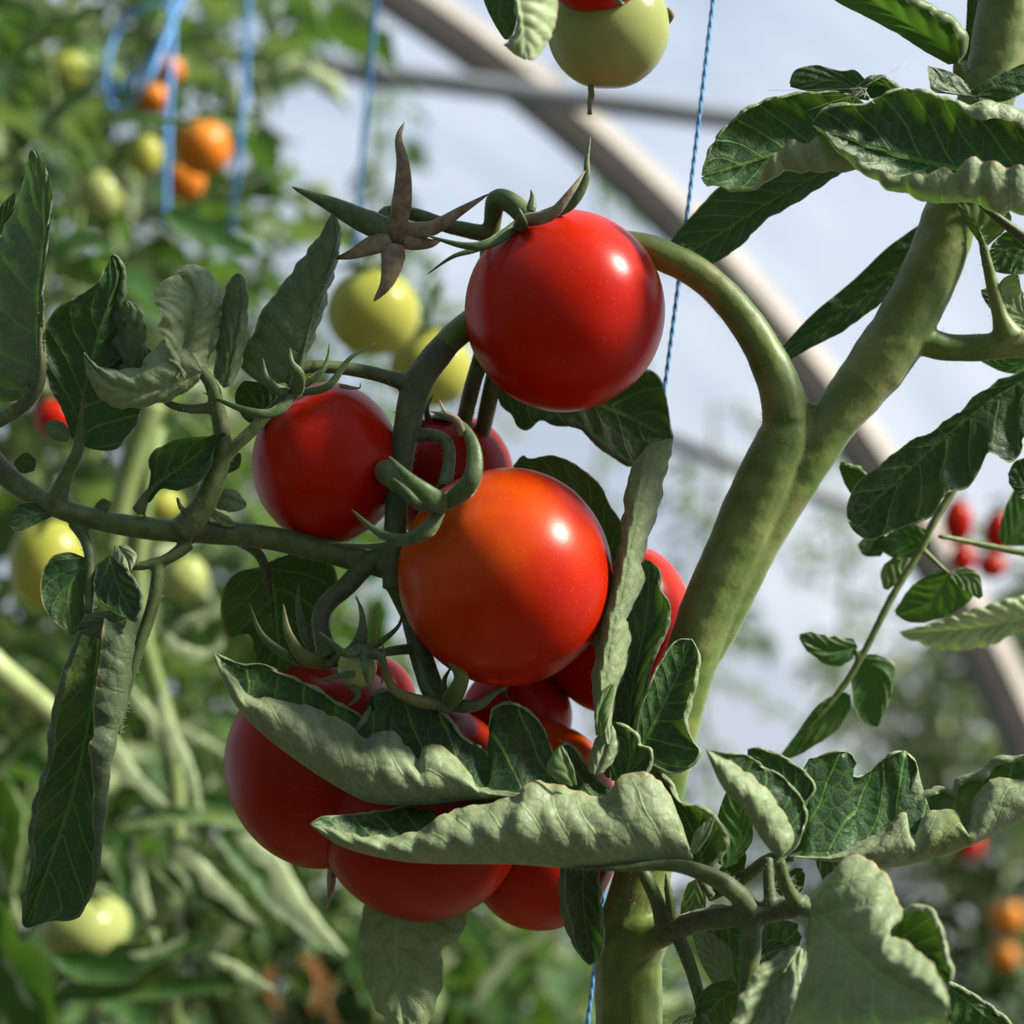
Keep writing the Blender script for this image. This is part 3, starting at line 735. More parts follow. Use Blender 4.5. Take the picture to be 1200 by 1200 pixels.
LF([(104, 655), (82, 690), (84, 742)], [(96, 652), (80, 647), (60, 653), (48, 678), (50, 707), (64, 728), (84, 744)],
   [(108, 664), (106, 700), (104, 720), (88, 744)], z=(34, 20), dz=(-8, 8), show='t', N=4, mat=M_LEAFDK, amp=1.5)
LF([(128, 650), (140, 690), (160, 727)], [(140, 655), (156, 675), (167, 695), (167, 716), (160, 729)],
   [(114, 662), (109, 685), (119, 707), (140, 722), (159, 729)], z=(36, 0), dz=(-10, -6), show='t', N=4, mat=M_LEAFDK, amp=1.5, lip=(4, 2))
LF([(150, 722), (125, 730), (92, 738)], [(140, 716), (120, 716), (100, 722), (90, 738)], [(145, 738), (120, 748), (100, 744), (90, 739)], z=(10, 20), show='u', N=4, mat=M_LEAFDK, amp=1.5, bul=(-8, -6))
LF([(138, 640), (148, 652), (152, 668)], [(134, 640), (134, 655), (150, 669)], [(148, 638), (160, 650), (154, 668)], z=(30, 10), show='u', N=3, amp=1, bul=(-6, -6))
LF([(312, 660), (322, 705), (328, 790)], [(300, 668), (278, 671), (262, 690), (259, 722), (268, 745), (284, 740), (297, 752), (300, 778), (318, 800)],
   [(330, 652), (365, 646), (390, 662), (396, 690), (388, 720), (372, 760), (340, 800)], z=(130, 170), dz=(-10, 10), show='t', N=5, mat=M_LEAFDK, amp=2.5, bul=(10, 8))
LF([(60, 600), (36, 604), (12, 612)], [(58, 594), (40, 588), (20, 592), (10, 608)], [(60, 606), (40, 616), (20, 624), (10, 614)], z=(50, 20), show='t', N=4, amp=1, mat=M_LEAFDK)
LF([(82, 512), (68, 500), (53, 497)], [(82, 504), (72, 494), (60, 492), (51, 497)], [(78, 518), (64, 516), (54, 508), (51, 499)], z=(40, 30), show='u', N=3, amp=1, mat=M_LEAFDK, bul=(-5, -5))
LF([(42, 545), (30, 540), (17, 542)], [(42, 538), (30, 530), (16, 541)], [(40, 552), (26, 555), (16, 544)], z=(52, 40), show='t', N=3, amp=1, mat=M_LEAFDK)
LF([(112, 600), (120, 590), (130, 590)], [(110, 594), (120, 584), (131, 589)], [(116, 602), (126, 600), (131, 591)], z=(56, 50), show='u', N=3, amp=.6, mat=M_LEAFDK, bul=(-4, -4))
LF([(262, 550), (272, 545), (282, 532)], [(262, 542), (270, 530), (282, 531)], [(266, 556), (280, 548), (283, 534)], z=(80, 70), show='u', N=3, amp=.6, bul=(-5, -5), mat=M_LEAFDK)
LF([(252, 582), (268, 584), (289, 592)], [(256, 574), (275, 574), (289, 590)], [(254, 596), (272, 600), (288, 595)], z=(54, 50), show='u', N=3, amp=1, bul=(-8, -5))
LF([(248, 600), (262, 610), (276, 616)], [(252, 598), (266, 604), (277, 615)], [(248, 606), (262, 616), (276, 618)], z=(46, 46), show='u', N=3, amp=1, bul=(-4, -4))
# partly seen leaves behind the left shoot
LF([(15, 470), (10, 440), (30, 400), (35, 360)], [(0, 462), (-18, 430), (0, 390), (33, 358)], [(25, 468), (40, 440), (45, 400), (37, 358)], z=(60, 70), show='u', N=4, mat=M_LEAFDK)
LF([(-5, 275), (8, 250), (18, 226)], [(-8, 265), (2, 240), (17, 225)], [(2, 275), (16, 255), (19, 228)], z=(60, 60), show='t', N=3, mat=M_LEAFDK)
LF([(190, 460), (172, 430), (150, 405), (130, 392)], [(182, 470), (160, 450), (140, 425), (129, 393)], [(196, 448), (180, 415), (155, 392), (131, 391)], z=(60, 60), show='t', N=4, mat=M_LEAFDK)

# ------------------------------------------------------------------ right side leaves
right = stalks('leaf_stalk', plant, [
    ([(1230, 222, 40), (1180, 206, 20), (1150, 198, 0)], [(0, 9), (1, 5)]),
    ([(1210, 285, 70), (1178, 262, 64), (1148, 238, 60)], [(0, 8), (1, 4)]),
], M_STALK, .0006, 3, 12, hair=200)
LR = lambda *a, **k: leaf(right, *a, **k)
LR([(1050, 175), (960, 168), (890, 186), (826, 206)],
   [(1045, 150), (1000, 112), (960, 107), (920, 111), (890, 119), (865, 134), (840, 160), (825, 190), (822, 206)],
   [(1050, 190), (990, 201), (940, 201), (915, 204), (886, 221), (860, 224), (842, 218), (828, 218), (822, 208)], z=(40, 10), dz=(-10, -34), bul=(26, 24), show='t',
   lip=([(0, 0), (.5, 3), (1, 2)], [(0, 30), (.2, 42), (.45, 40), (.62, 26), (.75, 3), (1, 1)]), N=8, amp=3, lipz=.6)
LR([(1290, 240), (1200, 210), (1110, 196), (1020, 172), (953, 146)],
   [(1290, 140), (1205, 131), (1165, 118), (1138, 122), (1110, 114), (1082, 106), (1055, 103), (1033, 110), (1015, 121), (987, 121), (963, 129), (951, 143)],
   [(1290, 268), (1200, 251), (1165, 248), (1133, 236), (1100, 238), (1067, 230), (1033, 217), (1000, 194), (980, 177), (965, 158), (952, 147)], z=(30, -30), dz=(-16, -50), bul=(30, 34), show='t',
   lip=([(0, 26), (.25, 22), (.42, 18), (.5, 4), (1, 2)], [(0, 40), (.2, 52), (.45, 50), (.58, 34), (.7, 16), (.85, 9), (1, 2)]), N=9, amp=3.5, lipz=.6)
LR([(985, 190), (900, 238), (840, 276), (788, 306)], [(970, 182), (900, 200), (850, 214), (815, 248), (784, 284), (784, 306)],
   [(990, 200), (930, 240), (900, 256), (865, 290), (822, 315), (788, 312)], z=(140, 160), dz=(0, -10), bul=(8, 6), show='t', N=8, amp=2, mat=M_LEAFDK, lip=(0, 2))
LR([(1105, 268), (1030, 335), (965, 382), (915, 420)], [(1085, 258), (1040, 290), (1000, 328), (950, 370), (912, 412)],
   [(1110, 290), (1045, 345), (1010, 372), (985, 390), (950, 408), (918, 426)], z=(160, 180), dz=(0, -8), show='t', N=8, amp=2, mat=M_LEAFDK)
LR([(1124, 74), (1090, 46), (1030, 6), (950, -40)], [(1130, 70), (1134, 42), (1120, 22), (1096, 7), (1060, -10), (1000, -40), (950, -46)],
   [(1112, 76), (1083, 60), (1055, 42), (1015, 20), (977, 0), (942, -30)], z=(92, 60), dz=(-16, 0), bul=(-10, 0), show='t', lip=(12, 0), N=7, amp=3, mat=M_LEAFBG)
LR([(1136, 80), (1140, 30), (1142, -30)], [(1126, 78), (1132, 30), (1134, -30)], [(1146, 70), (1152, 20), (1152, -30)], z=(130, 130), show='t', N=5)
LR([(1020, 112), (975, 94), (926, 98)], [(1016, 96), (1002, 82), (985, 83), (956, 76), (932, 82), (925, 97)], [(1018, 118), (960, 110), (926, 102)], z=(90, 90), show='t', N=4, amp=2, mat=M_LEAFDK)
LR([(1056, 112), (1028, 98), (1000, 110)], [(1056, 102), (1032, 88), (1012, 94), (999, 108)], [(1050, 118), (1025, 116), (1000, 112)], z=(24, 24), dz=(-10, 0), show='t', N=4, amp=2, mat=M_LEAFDK, lip=(4, 0))
LR([(1142, 114), (1112, 104), (1088, 78)], [(1144, 108), (1118, 86), (1088, 77)], [(1112, 110), (1092, 106), (1087, 80)], z=(60, 40), dz=(6, -14), show='t', N=3, amp=1)
LR([(1140, 115), (1165, 100), (1210, 80)], [(1136, 108), (1160, 92), (1210, 70)], [(1150, 120), (1180, 118), (1215, 100)], z=(60, 60), show='t', N=4, amp=1)
LR([(1153, 292), (1145, 265), (1120, 236)], [(1148, 286), (1132, 262), (1118, 237)], [(1162, 284), (1184, 262), (1180, 246), (1150, 232), (1122, 235)], z=(88, 70), show='u', N=5, amp=1.5, mat=M_LEAFBG)
LR([(1215, 300), (1185, 290), (1158, 305)], [(1210, 280), (1184, 270), (1164, 284), (1156, 304)], [(1215, 320), (1190, 322), (1165, 318), (1156, 306)], z=(130, 130), show='t', N=4)
LR([(1210, 380), (1180, 350), (1176, 330), (1192, 322)], [(1200, 390), (1176, 372), (1166, 345), (1176, 326), (1192, 320)], [(1215, 370), (1200, 350), (1196, 335), (1194, 322)], z=(100, 80), show='u', N=4, amp=1.5)
LR([(1200, 345), (1172, 352), (1150, 342)], [(1195, 335), (1168, 334), (1149, 340)], [(1195, 360), (1165, 365), (1150, 346)], z=(140, 140), show='t', N=4, mat=M_LEAFDK)
LR([(1210, 415), (1180, 430), (1150, 420)], [(1205, 405), (1175, 412), (1149, 419)], [(1205, 440), (1175, 436), (1150, 424)], z=(180, 180), show='t', N=4, mat=M_LEAFBG)
# big darker leaf at the right
LR([(1290, 425), (1230, 436), (1180, 456), (1120, 500), (1060, 555), (998, 612)],
   [(1290, 400), (1240, 412), (1200, 433), (1160, 453), (1127, 480), (1100, 500), (1067, 517), (1033, 543), (1007, 563), (993, 590), (993, 608)],
   [(1290, 510), (1240, 500), (1200, 512), (1197, 530), (1183, 543), (1168, 533), (1158, 531), (1148, 550), (1133, 573), (1110, 577), (1100, 594), (1088, 608), (1053, 620), (1020, 633), (1000, 622), (994, 610)],
   z=(150, 150), dz=(-10, -24), bul=(8, -6), show='t', N=9, amp=3, mat=M_LEAFDK, k=.9, w=.3)
LR([(1215, 560), (1200, 570), (1182, 560)], [(1210, 535), (1190, 540), (1181, 556)], [(1215, 590), (1195, 582), (1182, 566)], z=(160, 160), show='t', N=3, mat=M_LEAFDK)
LR([(1020, 575), (1000, 558), (985, 542)], [(1020, 560), (1006, 546), (984, 541)], [(1012, 590), (994, 575), (983, 548)], z=(200, 200), show='t', N=3, mat=M_LEAFBG, lip=(5, 0))

thin = stalks('leaf_stalk', plant, [
    ([(1150, 530, 250), (1120, 570, 250), (1096, 608, 250), (1080, 642, 250), (1045, 700, 250), (1020, 750, 250), (998, 790, 250), (980, 815, 250), (940, 862, 250)], [(0, 6), (.8, 5), (1, 3)]),
    ([(1078, 640, 250), (1096, 658, 246), (1112, 672, 240)], [(0, 4), (1, 3)]),
    ([(1005, 780, 250), (1003, 760, 248)], [(0, 4), (1, 3)]),
    ([(1260, 655, 270), (1200, 648, 270), (1140, 636, 270), (1100, 628, 262)], [(0, 6), (1, 4)]),
], M_STEMBG, .0008, 2, 10, label='thin pale stalk on the right running down to drooping leaflets')
LT = lambda *a, **k: leaf(thin, *a, **k)
LT([(1005, 758), (970, 762), (938, 745)], [(1000, 748), (970, 745), (950, 740), (936, 743)], [(1000, 772), (985, 781), (965, 778), (945, 762), (936, 746)], z=(250, 240), show='t', N=4, amp=2, mat=M_LEAFBG, bul=(-8, -8))
LT([(1003, 772), (1030, 800), (1028, 850)], [(1020, 766), (1046, 774), (1048, 800), (1036, 840), (1029, 852)], [(998, 782), (999, 820), (1010, 845), (1027, 852)], z=(250, 235), show='t', N=4, amp=2, mat=M_LEAFBG, bul=(-8, 6))
LT([(996, 815), (955, 850), (912, 892)], [(990, 811), (960, 824), (930, 864), (911, 890)], [(997, 830), (985, 852), (960, 871), (935, 886), (913, 893)], z=(250, 245), show='t', N=4, amp=2, mat=M_LEAFBG, bul=(0, -6))
LT([(1112, 672), (1090, 705), (1050, 718)], [(1100, 668), (1070, 685), (1048, 716)], [(1128, 680), (1140, 700), (1110, 722), (1070, 730), (1049, 720)], z=(240, 260), show='t', N=5, amp=2, mat=M_LEAFBG, bul=(6, 6))
LT([(1090, 640), (1060, 635), (1028, 640)], [(1090, 622), (1060, 612), (1030, 636)], [(1080, 652), (1050, 655), (1028, 642)], z=(262, 262), show='t', N=4, mat=M_LEAFBG)
LT([(1040, 640), (1022, 630), (1006, 640)], [(1040, 630), (1022, 622), (1005, 638)], [(1032, 652), (1015, 652), (1006, 643)], z=(270, 262), show='t', N=3, mat=M_LEAFDK)
LT([(1062, 650), (1040, 662), (1036, 690)], [(1064, 656), (1056, 678), (1040, 692)], [(1048, 652), (1032, 668), (1035, 690)], z=(264, 262), show='u', N=3, mat=M_LEAFBG)
LT([(1230, 720), (1150, 735), (1056, 742)], [(1230, 690), (1190, 700), (1150, 712), (1100, 728), (1054, 740)], [(1230, 735), (1195, 740), (1160, 756), (1110, 762), (1056, 744)], z=(330, 330), dz=(-20, 10), bul=(-20, -8), show='u', N=10, amp=4, mat=M_LEAFPALE)
LT([(1180, 640), (1196, 600), (1210, 560)], [(1170, 630), (1180, 590), (1200, 555)], [(1200, 640), (1215, 610), (1215, 560)], z=(300, 300), show='t', N=4, mat=M_LEAFBG)
LT([(1120, 672), (1140, 680), (1150, 700)], [(1122, 664), (1146, 672), (1152, 698)], [(1112, 676), (1130, 692), (1148, 702)], z=(230, 226), show='u', N=3, mat=M_LEAFBG)
LT([(1098, 556), (1090, 570), (1086, 588)], [(1090, 553), (1080, 572), (1084, 587)], [(1106, 560), (1110, 578), (1090, 588)], z=(280, 280), show='u', N=3, mat=M_LEAFBG)

# ------------------------------------------------------------------ leaves behind and around the tomatoes
mid_s = stalks('leaf_stalk', plant, [
    ([(800, 800, 100), (770, 860, 70), (740, 900, 40), (712, 905, 10)], [(0, 9), (1, 7)]),
    ([(700, 400, 160), (640, 420, 180), (600, 438, 172)], [(0, 6), (1, 4)]),
    ([(770, 860, 70), (700, 760, 120), (690, 650, 150)], [(0, 5), (1, 4)]),
    ([(712, 905, 10), (716, 880, -6), (714, 862, -10)], [(0, 7), (1, 5)]),
], M_STALK, .0006, 3, 12)
LM = lambda *a, **k: leaf(mid_s, *a, **k)
LM([(598, 438), (660, 462), (720, 480), (787, 515)], [(580, 452), (586, 473), (600, 487), (607, 500), (620, 503), (633, 493), (647, 497), (662, 500), (680, 503), (693, 517), (713, 533), (735, 545), (745, 543), (755, 530), (788, 514)],
   [(600, 420), (680, 418), (740, 428), (768, 437), (779, 457), (785, 490), (789, 513)], z=(190, 190), dz=(-24, 0), bul=(12, 10), show='t', N=7, amp=2.5, mat=M_LEAFDK, lip=([(0, 1), (.4, 2), (.6, 7), (.9, 4), (1, 1)], 3))
LM([(705, 655), (665, 590), (602, 547)], [(722, 660), (732, 640), (728, 612), (718, 598), (706, 574), (695, 560), (675, 545), (650, 534), (620, 537), (612, 534), (601, 546)],
   [(690, 660), (640, 610), (601, 549)], z=(160, 170), show='t', N=6, amp=2.5, mat=M_LEAFDK, dz=(-16, 0), bul=(8, 0))
LM([(714, 872), (707, 820), (712, 760), (728, 690), (742, 620), (757, 560), (788, 514)],
   [(716, 860), (722, 815), (736, 780), (741, 755), (742, 730), (736, 727), (746, 708), (757, 690), (760, 672), (753, 658), (760, 633), (770, 600), (779, 560), (787, 530), (789, 514)],
   [(704, 872), (700, 850), (696, 825), (694, 795), (698, 765), (701, 740), (707, 710), (717, 677), (725, 640), (730, 607), (733, 573), (743, 543), (763, 521), (785, 513)],
   z=(-20, 10), dz=(60, 30), bul=(-30, -26), show='u', N=11, amp=2.6, w=.7)
LM([(735, 868), (742, 800), (758, 720), (760, 658)], [(752, 850), (757, 815), (766, 775), (784, 735), (785, 708), (775, 690), (773, 668), (760, 655)],
   [(716, 850), (715, 800), (730, 720), (745, 670), (757, 655)], z=(30, 40), dz=(-12, 0), bul=(10, 0), show='t', lip=([(0, 1), (.4, 7), (.7, 3), (1, 1)], 0), N=6, amp=2, mat=M_LEAFDK)
LM([(752, 874), (775, 830), (795, 790), (809, 751)], [(765, 897), (790, 907), (812, 898), (823, 882), (812, 868), (806, 848), (814, 815), (820, 785), (819, 762), (810, 749)],
   [(745, 860), (750, 832), (757, 812), (768, 785), (785, 757), (797, 749), (808, 749)], z=(0, 20), dz=(-10, -4), bul=(10, 6), show='t', lip=([(0, 2), (.5, 7), (.9, 3), (1, 1)], 2), N=6, amp=1.8, k=1.5)
LM([(728, 915), (738, 890), (735, 858), (720, 846)], [(745, 915), (763, 902), (764, 878), (752, 872), (748, 860), (733, 849), (720, 845)], [(716, 915), (712, 880), (718, 846)], z=(-10, 0), dz=(-6, 0), show='t', N=4, amp=1.5, lip=(4, 0))
LM([(698, 908), (708, 880), (716, 850)], [(708, 905), (723, 885), (726, 868), (717, 849)], [(690, 905), (691, 885), (700, 862), (714, 849)], z=(-20, -10), dz=(8, 8), bul=(-12, -10), show='u', N=4, amp=1.5)
LM([(705, 862), (702, 835), (718, 802)], [(712, 850), (716, 828), (720, 812), (720, 801)], [(698, 862), (697, 835), (704, 812), (716, 801)], z=(-30, -26), show='u', N=4, amp=1, bul=(-6, -6), mat=M_LEAFBG)
# folded leaf in front of the lower tomatoes
fold = stalks('leaf_stalk', plant, [
    ([(776, 1094, 70), (800, 1085, 30), (835, 1076, -20), (880, 1072, -40), (915, 1066, -50), (948, 1060, -64)], [(0, 17), (.15, 14), (.6, 13), (1, 12)]),
    ([(880, 1068, -40), (862, 1046, -46), (835, 1028, -56), (790, 1014, -60), (730, 1017, -58), (660, 1018, -58)], [(0, 13), (.15, 12), (.4, 9), (.7, 4.5), (1, 1.5)]),
    ([(882, 1074, -42), (880, 1105, -44), (876, 1150, -46), (872, 1200, -50)], [(0, 12), (.3, 13), (.8, 9), (1, 7)]),
    ([(796, 1100, 40), (808, 1130, 34), (820, 1170, 28), (832, 1220, 20)], [(0, 9), (1, 7)]),
    ([(742, 1000, 40), (758, 1030, 36), (772, 1062, 36), (778, 1096, 40)], [(0, 7), (.5, 9), (1, 10)]),
    ([(936, 1062, -60), (920, 1035, -80), (913, 1008, -96)], [(0, 10), (.4, 8), (1, 7)]),
    ([(904, 1062, -50), (901, 1035, -40), (900, 1005, -30)], [(0, 8), (1, 6)]),
    ([(830, 1050, 60), (870, 1030, 40), (900, 1008, 20), (930, 1002, 10)], [(0, 8), (1, 8)]),
    ([(935, 1064, -62), (955, 1072, -90), (975, 1088, -120)], [(0, 9), (1, 5)]),
    ([(780, 1022, 20), (784, 1050, 20), (788, 1085, 26)], [(0, 2), (.3, 5), (1, 7)]),
    ([(835, 1050, 0), (820, 1030, -10), (818, 1010, -20)], [(0, 5), (1, 4)]),
], M_STALK, .0007, 3, 14, hair=1800, label='thick pale leaf stalk branching from the node of the main stem')
M2 = lambda *a, **k: leaf(fold, *a, **k)
M2([(812, 1012), (767, 1015), (707, 1017), (653, 1017), (600, 1013), (500, 1012), (450, 1006), (400, 992), (365, 968)],
   [(808, 1000), (803, 975), (790, 942), (768, 910), (745, 904), (728, 908), (722, 924), (714, 932), (693, 932), (660, 922), (633, 915), (616, 920), (606, 932), (583, 939), (550, 945), (525, 952), (505, 965), (485, 977), (455, 981), (420, 978), (390, 970), (366, 966)],
   [(790, 960), (720, 945), (650, 930), (610, 926), (560, 930), (530, 937), (480, 943), (440, 950), (400, 955), (375, 957), (365, 964)],
   z=(-50, -66), dz=([(0,30),(.5,16),(1,0)], 70), bul=([(0,-70),(.6,-50),(1,-20)], 10), show='u', N=13, amp=4.2, w=.75, wav=6)
M2([(720, 945), (640, 938), (560, 937), (500, 943), (440, 942), (400, 925), (350, 893), (305, 858), (275, 825), (258, 790), (249, 762)],
   [(700, 935), (640, 928), (563, 924), (545, 898), (530, 884), (510, 872), (497, 877), (491, 894), (480, 878), (460, 859), (440, 859), (428, 866), (415, 854), (395, 842), (375, 833), (345, 823), (315, 818), (298, 818), (285, 808), (265, 785), (249, 762)],
   [(712, 923), (690, 900), (677, 880), (663, 870), (650, 885), (645, 870), (633, 847), (613, 827), (597, 822), (577, 830), (573, 850), (577, 880), (560, 872), (540, 862), (530, 845), (515, 830), (495, 822), (475, 817), (455, 808), (440, 810), (434, 822), (440, 842), (442, 850), (430, 848), (418, 835), (400, 825), (385, 815), (360, 800), (335, 790), (310, 778), (298, 778), (285, 778), (260, 768), (249, 762)],
   z=(-22, -36), dz=(16, 46), bul=(-50, 20), show='u', N=12, amp=4, w=.75, nu=120, lip=(0, 3), wav=4)
M2([(672, 920), (668, 900), (656, 876)], [(668, 922), (652, 915), (641, 900), (647, 884), (656, 873)], [(676, 920), (672, 900), (664, 882), (658, 873)], z=(-50, -44), show='u', N=3, amp=1, mat=M_LEAFBG, bul=(-8, -4))
M2([(683, 1010), (684, 1060), (692, 1129)], [(700, 1010), (704, 1040), (706, 1070), (708, 1100), (703, 1122), (693, 1131)], [(657, 1012), (655, 1045), (657, 1065), (664, 1090), (676, 1116), (691, 1131)], z=(-30, -20), dz=(-14, -14), bul=(12, 12), show='t', lip=([(0, 3), (.5, 4), (1, 1)], [(0, 6), (.5, 9), (1, 1)]), N=5, amp=2, mat=M_LEAFDK)
M2([(825, 1016), (812, 975), (775, 905)], [(834, 1017), (853, 995), (854, 980), (842, 960), (822, 943), (798, 940), (790, 920), (774, 903)], [(805, 1008), (788, 975), (770, 935), (768, 906)], z=(-30, 0), dz=(-14, 0), bul=(10, 0), show='t', lip=(6, 0), N=5, amp=2)
M2([(812, 1002), (826, 980), (836, 960)], [(818, 998), (832, 978), (837, 958)], [(808, 998), (815, 975), (832, 958)], z=(-60, -64), show='u', N=3, amp=.8, bul=(-4, -4))
M2([(850, 1018), (868, 980), (862, 925)], [(862, 1012), (882, 985), (878, 950), (866, 922)], [(840, 1010), (838, 970), (850, 930), (862, 922)], z=(10, 30), show='t', N=5, amp=2, mat=M_LEAFBG)
M2([(840, 1022), (862, 1026), (874, 1000)], [(850, 1010), (868, 1000), (872, 990)], [(842, 1030), (868, 1030), (875, 1005)], z=(40, 40), show='t', N=3, mat=M_LEAFDK)
M2([(913, 1007), (893, 985), (872, 950), (848, 925), (835, 900), (828, 880)], [(916, 1002), (928, 992), (930, 980), (920, 955), (897, 923), (867, 900), (828, 879)],
   [(920, 1006), (935, 990), (943, 970), (945, 950), (936, 930), (915, 908), (895, 898), (877, 885), (850, 882), (828, 878)], z=(-96, -120), dz=(16, 34), bul=(-30, 10), show='u', N=6, amp=2.5, lip=(0, 2))
M2([(938, 940), (910, 905), (876, 880)], [(945, 940), (956, 925), (948, 908), (922, 888), (892, 876), (876, 877)], [(930, 935), (900, 915), (876, 884)], z=(-50, -40), show='t', N=4, amp=1.5, lip=(3, 0))
M2([(925, 1004), (975, 1010), (1033, 1017), (1080, 1010), (1130, 995), (1200, 960), (1270, 925)],
   [(930, 1003), (972, 1002), (1013, 983), (1040, 967), (1057, 952), (1066, 958), (1068, 977), (1087, 953), (1110, 948), (1126, 956), (1131, 970), (1143, 933), (1167, 912), (1200, 913), (1270, 895)],
   [(925, 1000), (937, 973), (943, 940), (937, 897), (957, 887), (987, 879), (1001, 887), (1001, 900), (995, 909), (1007, 910), (1022, 900), (1047, 882), (1063, 881), (1074, 897), (1068, 917), (1053, 932), (1049, 941), (1068, 936), (1095, 921), (1115, 925), (1120, 912), (1145, 905), (1168, 886), (1200, 884), (1270, 865)],
   z=(-14, -14), dz=(26, 46), bul=(-52, 20), show='u', N=10, amp=2.3, w=.8, nu=120, lip=(0, [(0, 1), (.45, 2), (.52, 9), (.8, 12), (1, 4)]))
M2([(950, 1064), (985, 1100), (1040, 1145), (1112, 1182)],
   [(952, 1048), (967, 1028), (987, 1008), (1008, 1003), (1032, 1018), (1050, 1047), (1054, 1072), (1042, 1092), (1066, 1108), (1090, 1130), (1105, 1153), (1112, 1180)],
   [(945, 1080), (946, 1130), (930, 1190), (925, 1250), (990, 1240), (1050, 1215), (1100, 1196)], z=(-100, -330), dz=(50, 20), bul=(-70, -30), show='u', N=6, amp=5, label='broad pale blurred leaflet nearest to the viewer')
M2([(1046, 1098), (1078, 1118), (1114, 1150)], [(1050, 1072), (1073, 1059), (1094, 1065), (1106, 1090), (1110, 1110), (1118, 1135), (1117, 1148)], [(1044, 1106), (1070, 1130), (1108, 1152)], z=(-150, -190), dz=(-10, 6), bul=(8, 0), show='t', N=5, amp=2, lip=(9, 2))
M2([(1114, 1158), (1150, 1185), (1215, 1240)], [(1112, 1149), (1145, 1166), (1180, 1193), (1215, 1232)], [(1106, 1170), (1112, 1200), (1140, 1250)], z=(-60, -60), show='t', N=6, amp=2, lip=(4, 0))
M2([(938, 1110), (905, 1160), (870, 1225)], [(928, 1108), (890, 1135), (868, 1170), (855, 1220)], [(945, 1120), (935, 1160), (920, 1200), (900, 1235)], z=(-90, -180), dz=(-20, -10), bul=(-30, -10), show='u', N=6, amp=4)
M2([(882, 1130), (905, 1118), (935, 1090)], [(880, 1110), (895, 1075), (935, 1082)], [(890, 1140), (925, 1130), (940, 1098)], z=(20, 30), show='t', N=4, amp=2)
M2([(878, 1150), (895, 1120), (925, 1110)], [(880, 1128), (900, 1102), (926, 1106)], [(885, 1160), (915, 1150), (928, 1114)], z=(-10, 0), show='t', N=4, amp=2, mat=M_LEAFDK)
M2([(850, 1150), (835, 1120), (812, 1090)], [(860, 1140), (856, 1112), (830, 1092), (812, 1088)], [(840, 1160), (822, 1130), (810, 1092)], z=(30, 50), show='u', N=5, amp=2)
M2([(865, 1160), (840, 1175), (815, 1215)], [(860, 1148), (835, 1152), (818, 1170), (810, 1210)], [(875, 1170), (860, 1195), (830, 1225)], z=(0, 30), show='t', N=5, amp=2)
M2([(905, 1040), (925, 1035), (940, 1020)], [(900, 1028), (925, 1018), (942, 1018)], [(915, 1050), (938, 1046), (944, 1024)], z=(30, 40), show='t', N=4)
M2([(835, 1060), (855, 1100), (850, 1160)], [(850, 1060), (880, 1095), (870, 1160)], [(820, 1070), (830, 1110), (840, 1160)], z=(60, 80), show='t', N=5, mat=M_LEAFDK)
M2([(965, 1000), (990, 1030), (1010, 1060)], [(975, 1000), (1010, 1020), (1014, 1058)], [(955, 1010), (970, 1040), (1005, 1064)], z=(60, 80), show='t', N=5, mat=M_LEAFDK)
M2([(815, 1030), (812, 1060), (800, 1085)], [(825, 1035), (826, 1065), (802, 1090)], [(806, 1035), (798, 1060), (798, 1085)], z=(50, 50), show='u', N=4, mat=M_LEAFBG)
M2([(782, 1220), (790, 1205), (815, 1188)], [(784, 1205), (795, 1192), (815, 1186)], [(790, 1225), (805, 1205), (816, 1190)], z=(0, 0), show='u', N=4)
# greyish leaf hanging below the cluster
low = stalks('leaf_stalk', plant, [([(740, 1000, 130), (640, 1010, 200), (540, 1030, 190), (470, 1045, 152)], [(0, 8), (1, 5)])], M_STALK, .0007, 2, 12)
leaf(low, [(468, 1045), (464, 1100), (466, 1150), (480, 1230)], [(435, 1040), (424, 1075), (420, 1110), (427, 1150), (443, 1185), (458, 1205), (478, 1232)],
     [(500, 1045), (545, 1065), (541, 1094), (530, 1104), (519, 1110), (519, 1140), (515, 1165), (502, 1200), (484, 1232)], z=(150, 100), dz=(10, 14), bul=(-14, -18), show='u', N=7, amp=4)
leaf(low, [(596, 1040), (640, 1025), (690, 1010)], [(600, 1030), (640, 1010), (690, 1000)], [(600, 1050), (640, 1040), (690, 1020)], z=(240, 240), show='t', N=4)
upper = stalks('leaf_stalk', plant, [([(640, -60, -100), (612, -30, -130), (604, -5, -146)], [(0, 8), (1, 6)])], M_STALK, .0007, 2, 12)
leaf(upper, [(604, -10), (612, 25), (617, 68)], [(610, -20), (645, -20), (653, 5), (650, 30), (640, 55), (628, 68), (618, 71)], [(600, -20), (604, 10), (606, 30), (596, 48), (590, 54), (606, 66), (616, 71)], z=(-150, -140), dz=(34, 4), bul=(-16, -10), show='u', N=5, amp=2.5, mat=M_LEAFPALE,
     label='sunlit pale leaflet at the top edge')
leaf(upper, [(600, -20), (585, 10), (594, 45)], [(606, -10), (606, 20), (600, 42), (594, 47)], [(575, -25), (566, -5), (575, 20), (588, 42), (593, 47)], z=(0, 10), show='t', N=4, amp=1.5, mat=M_LEAFDK)

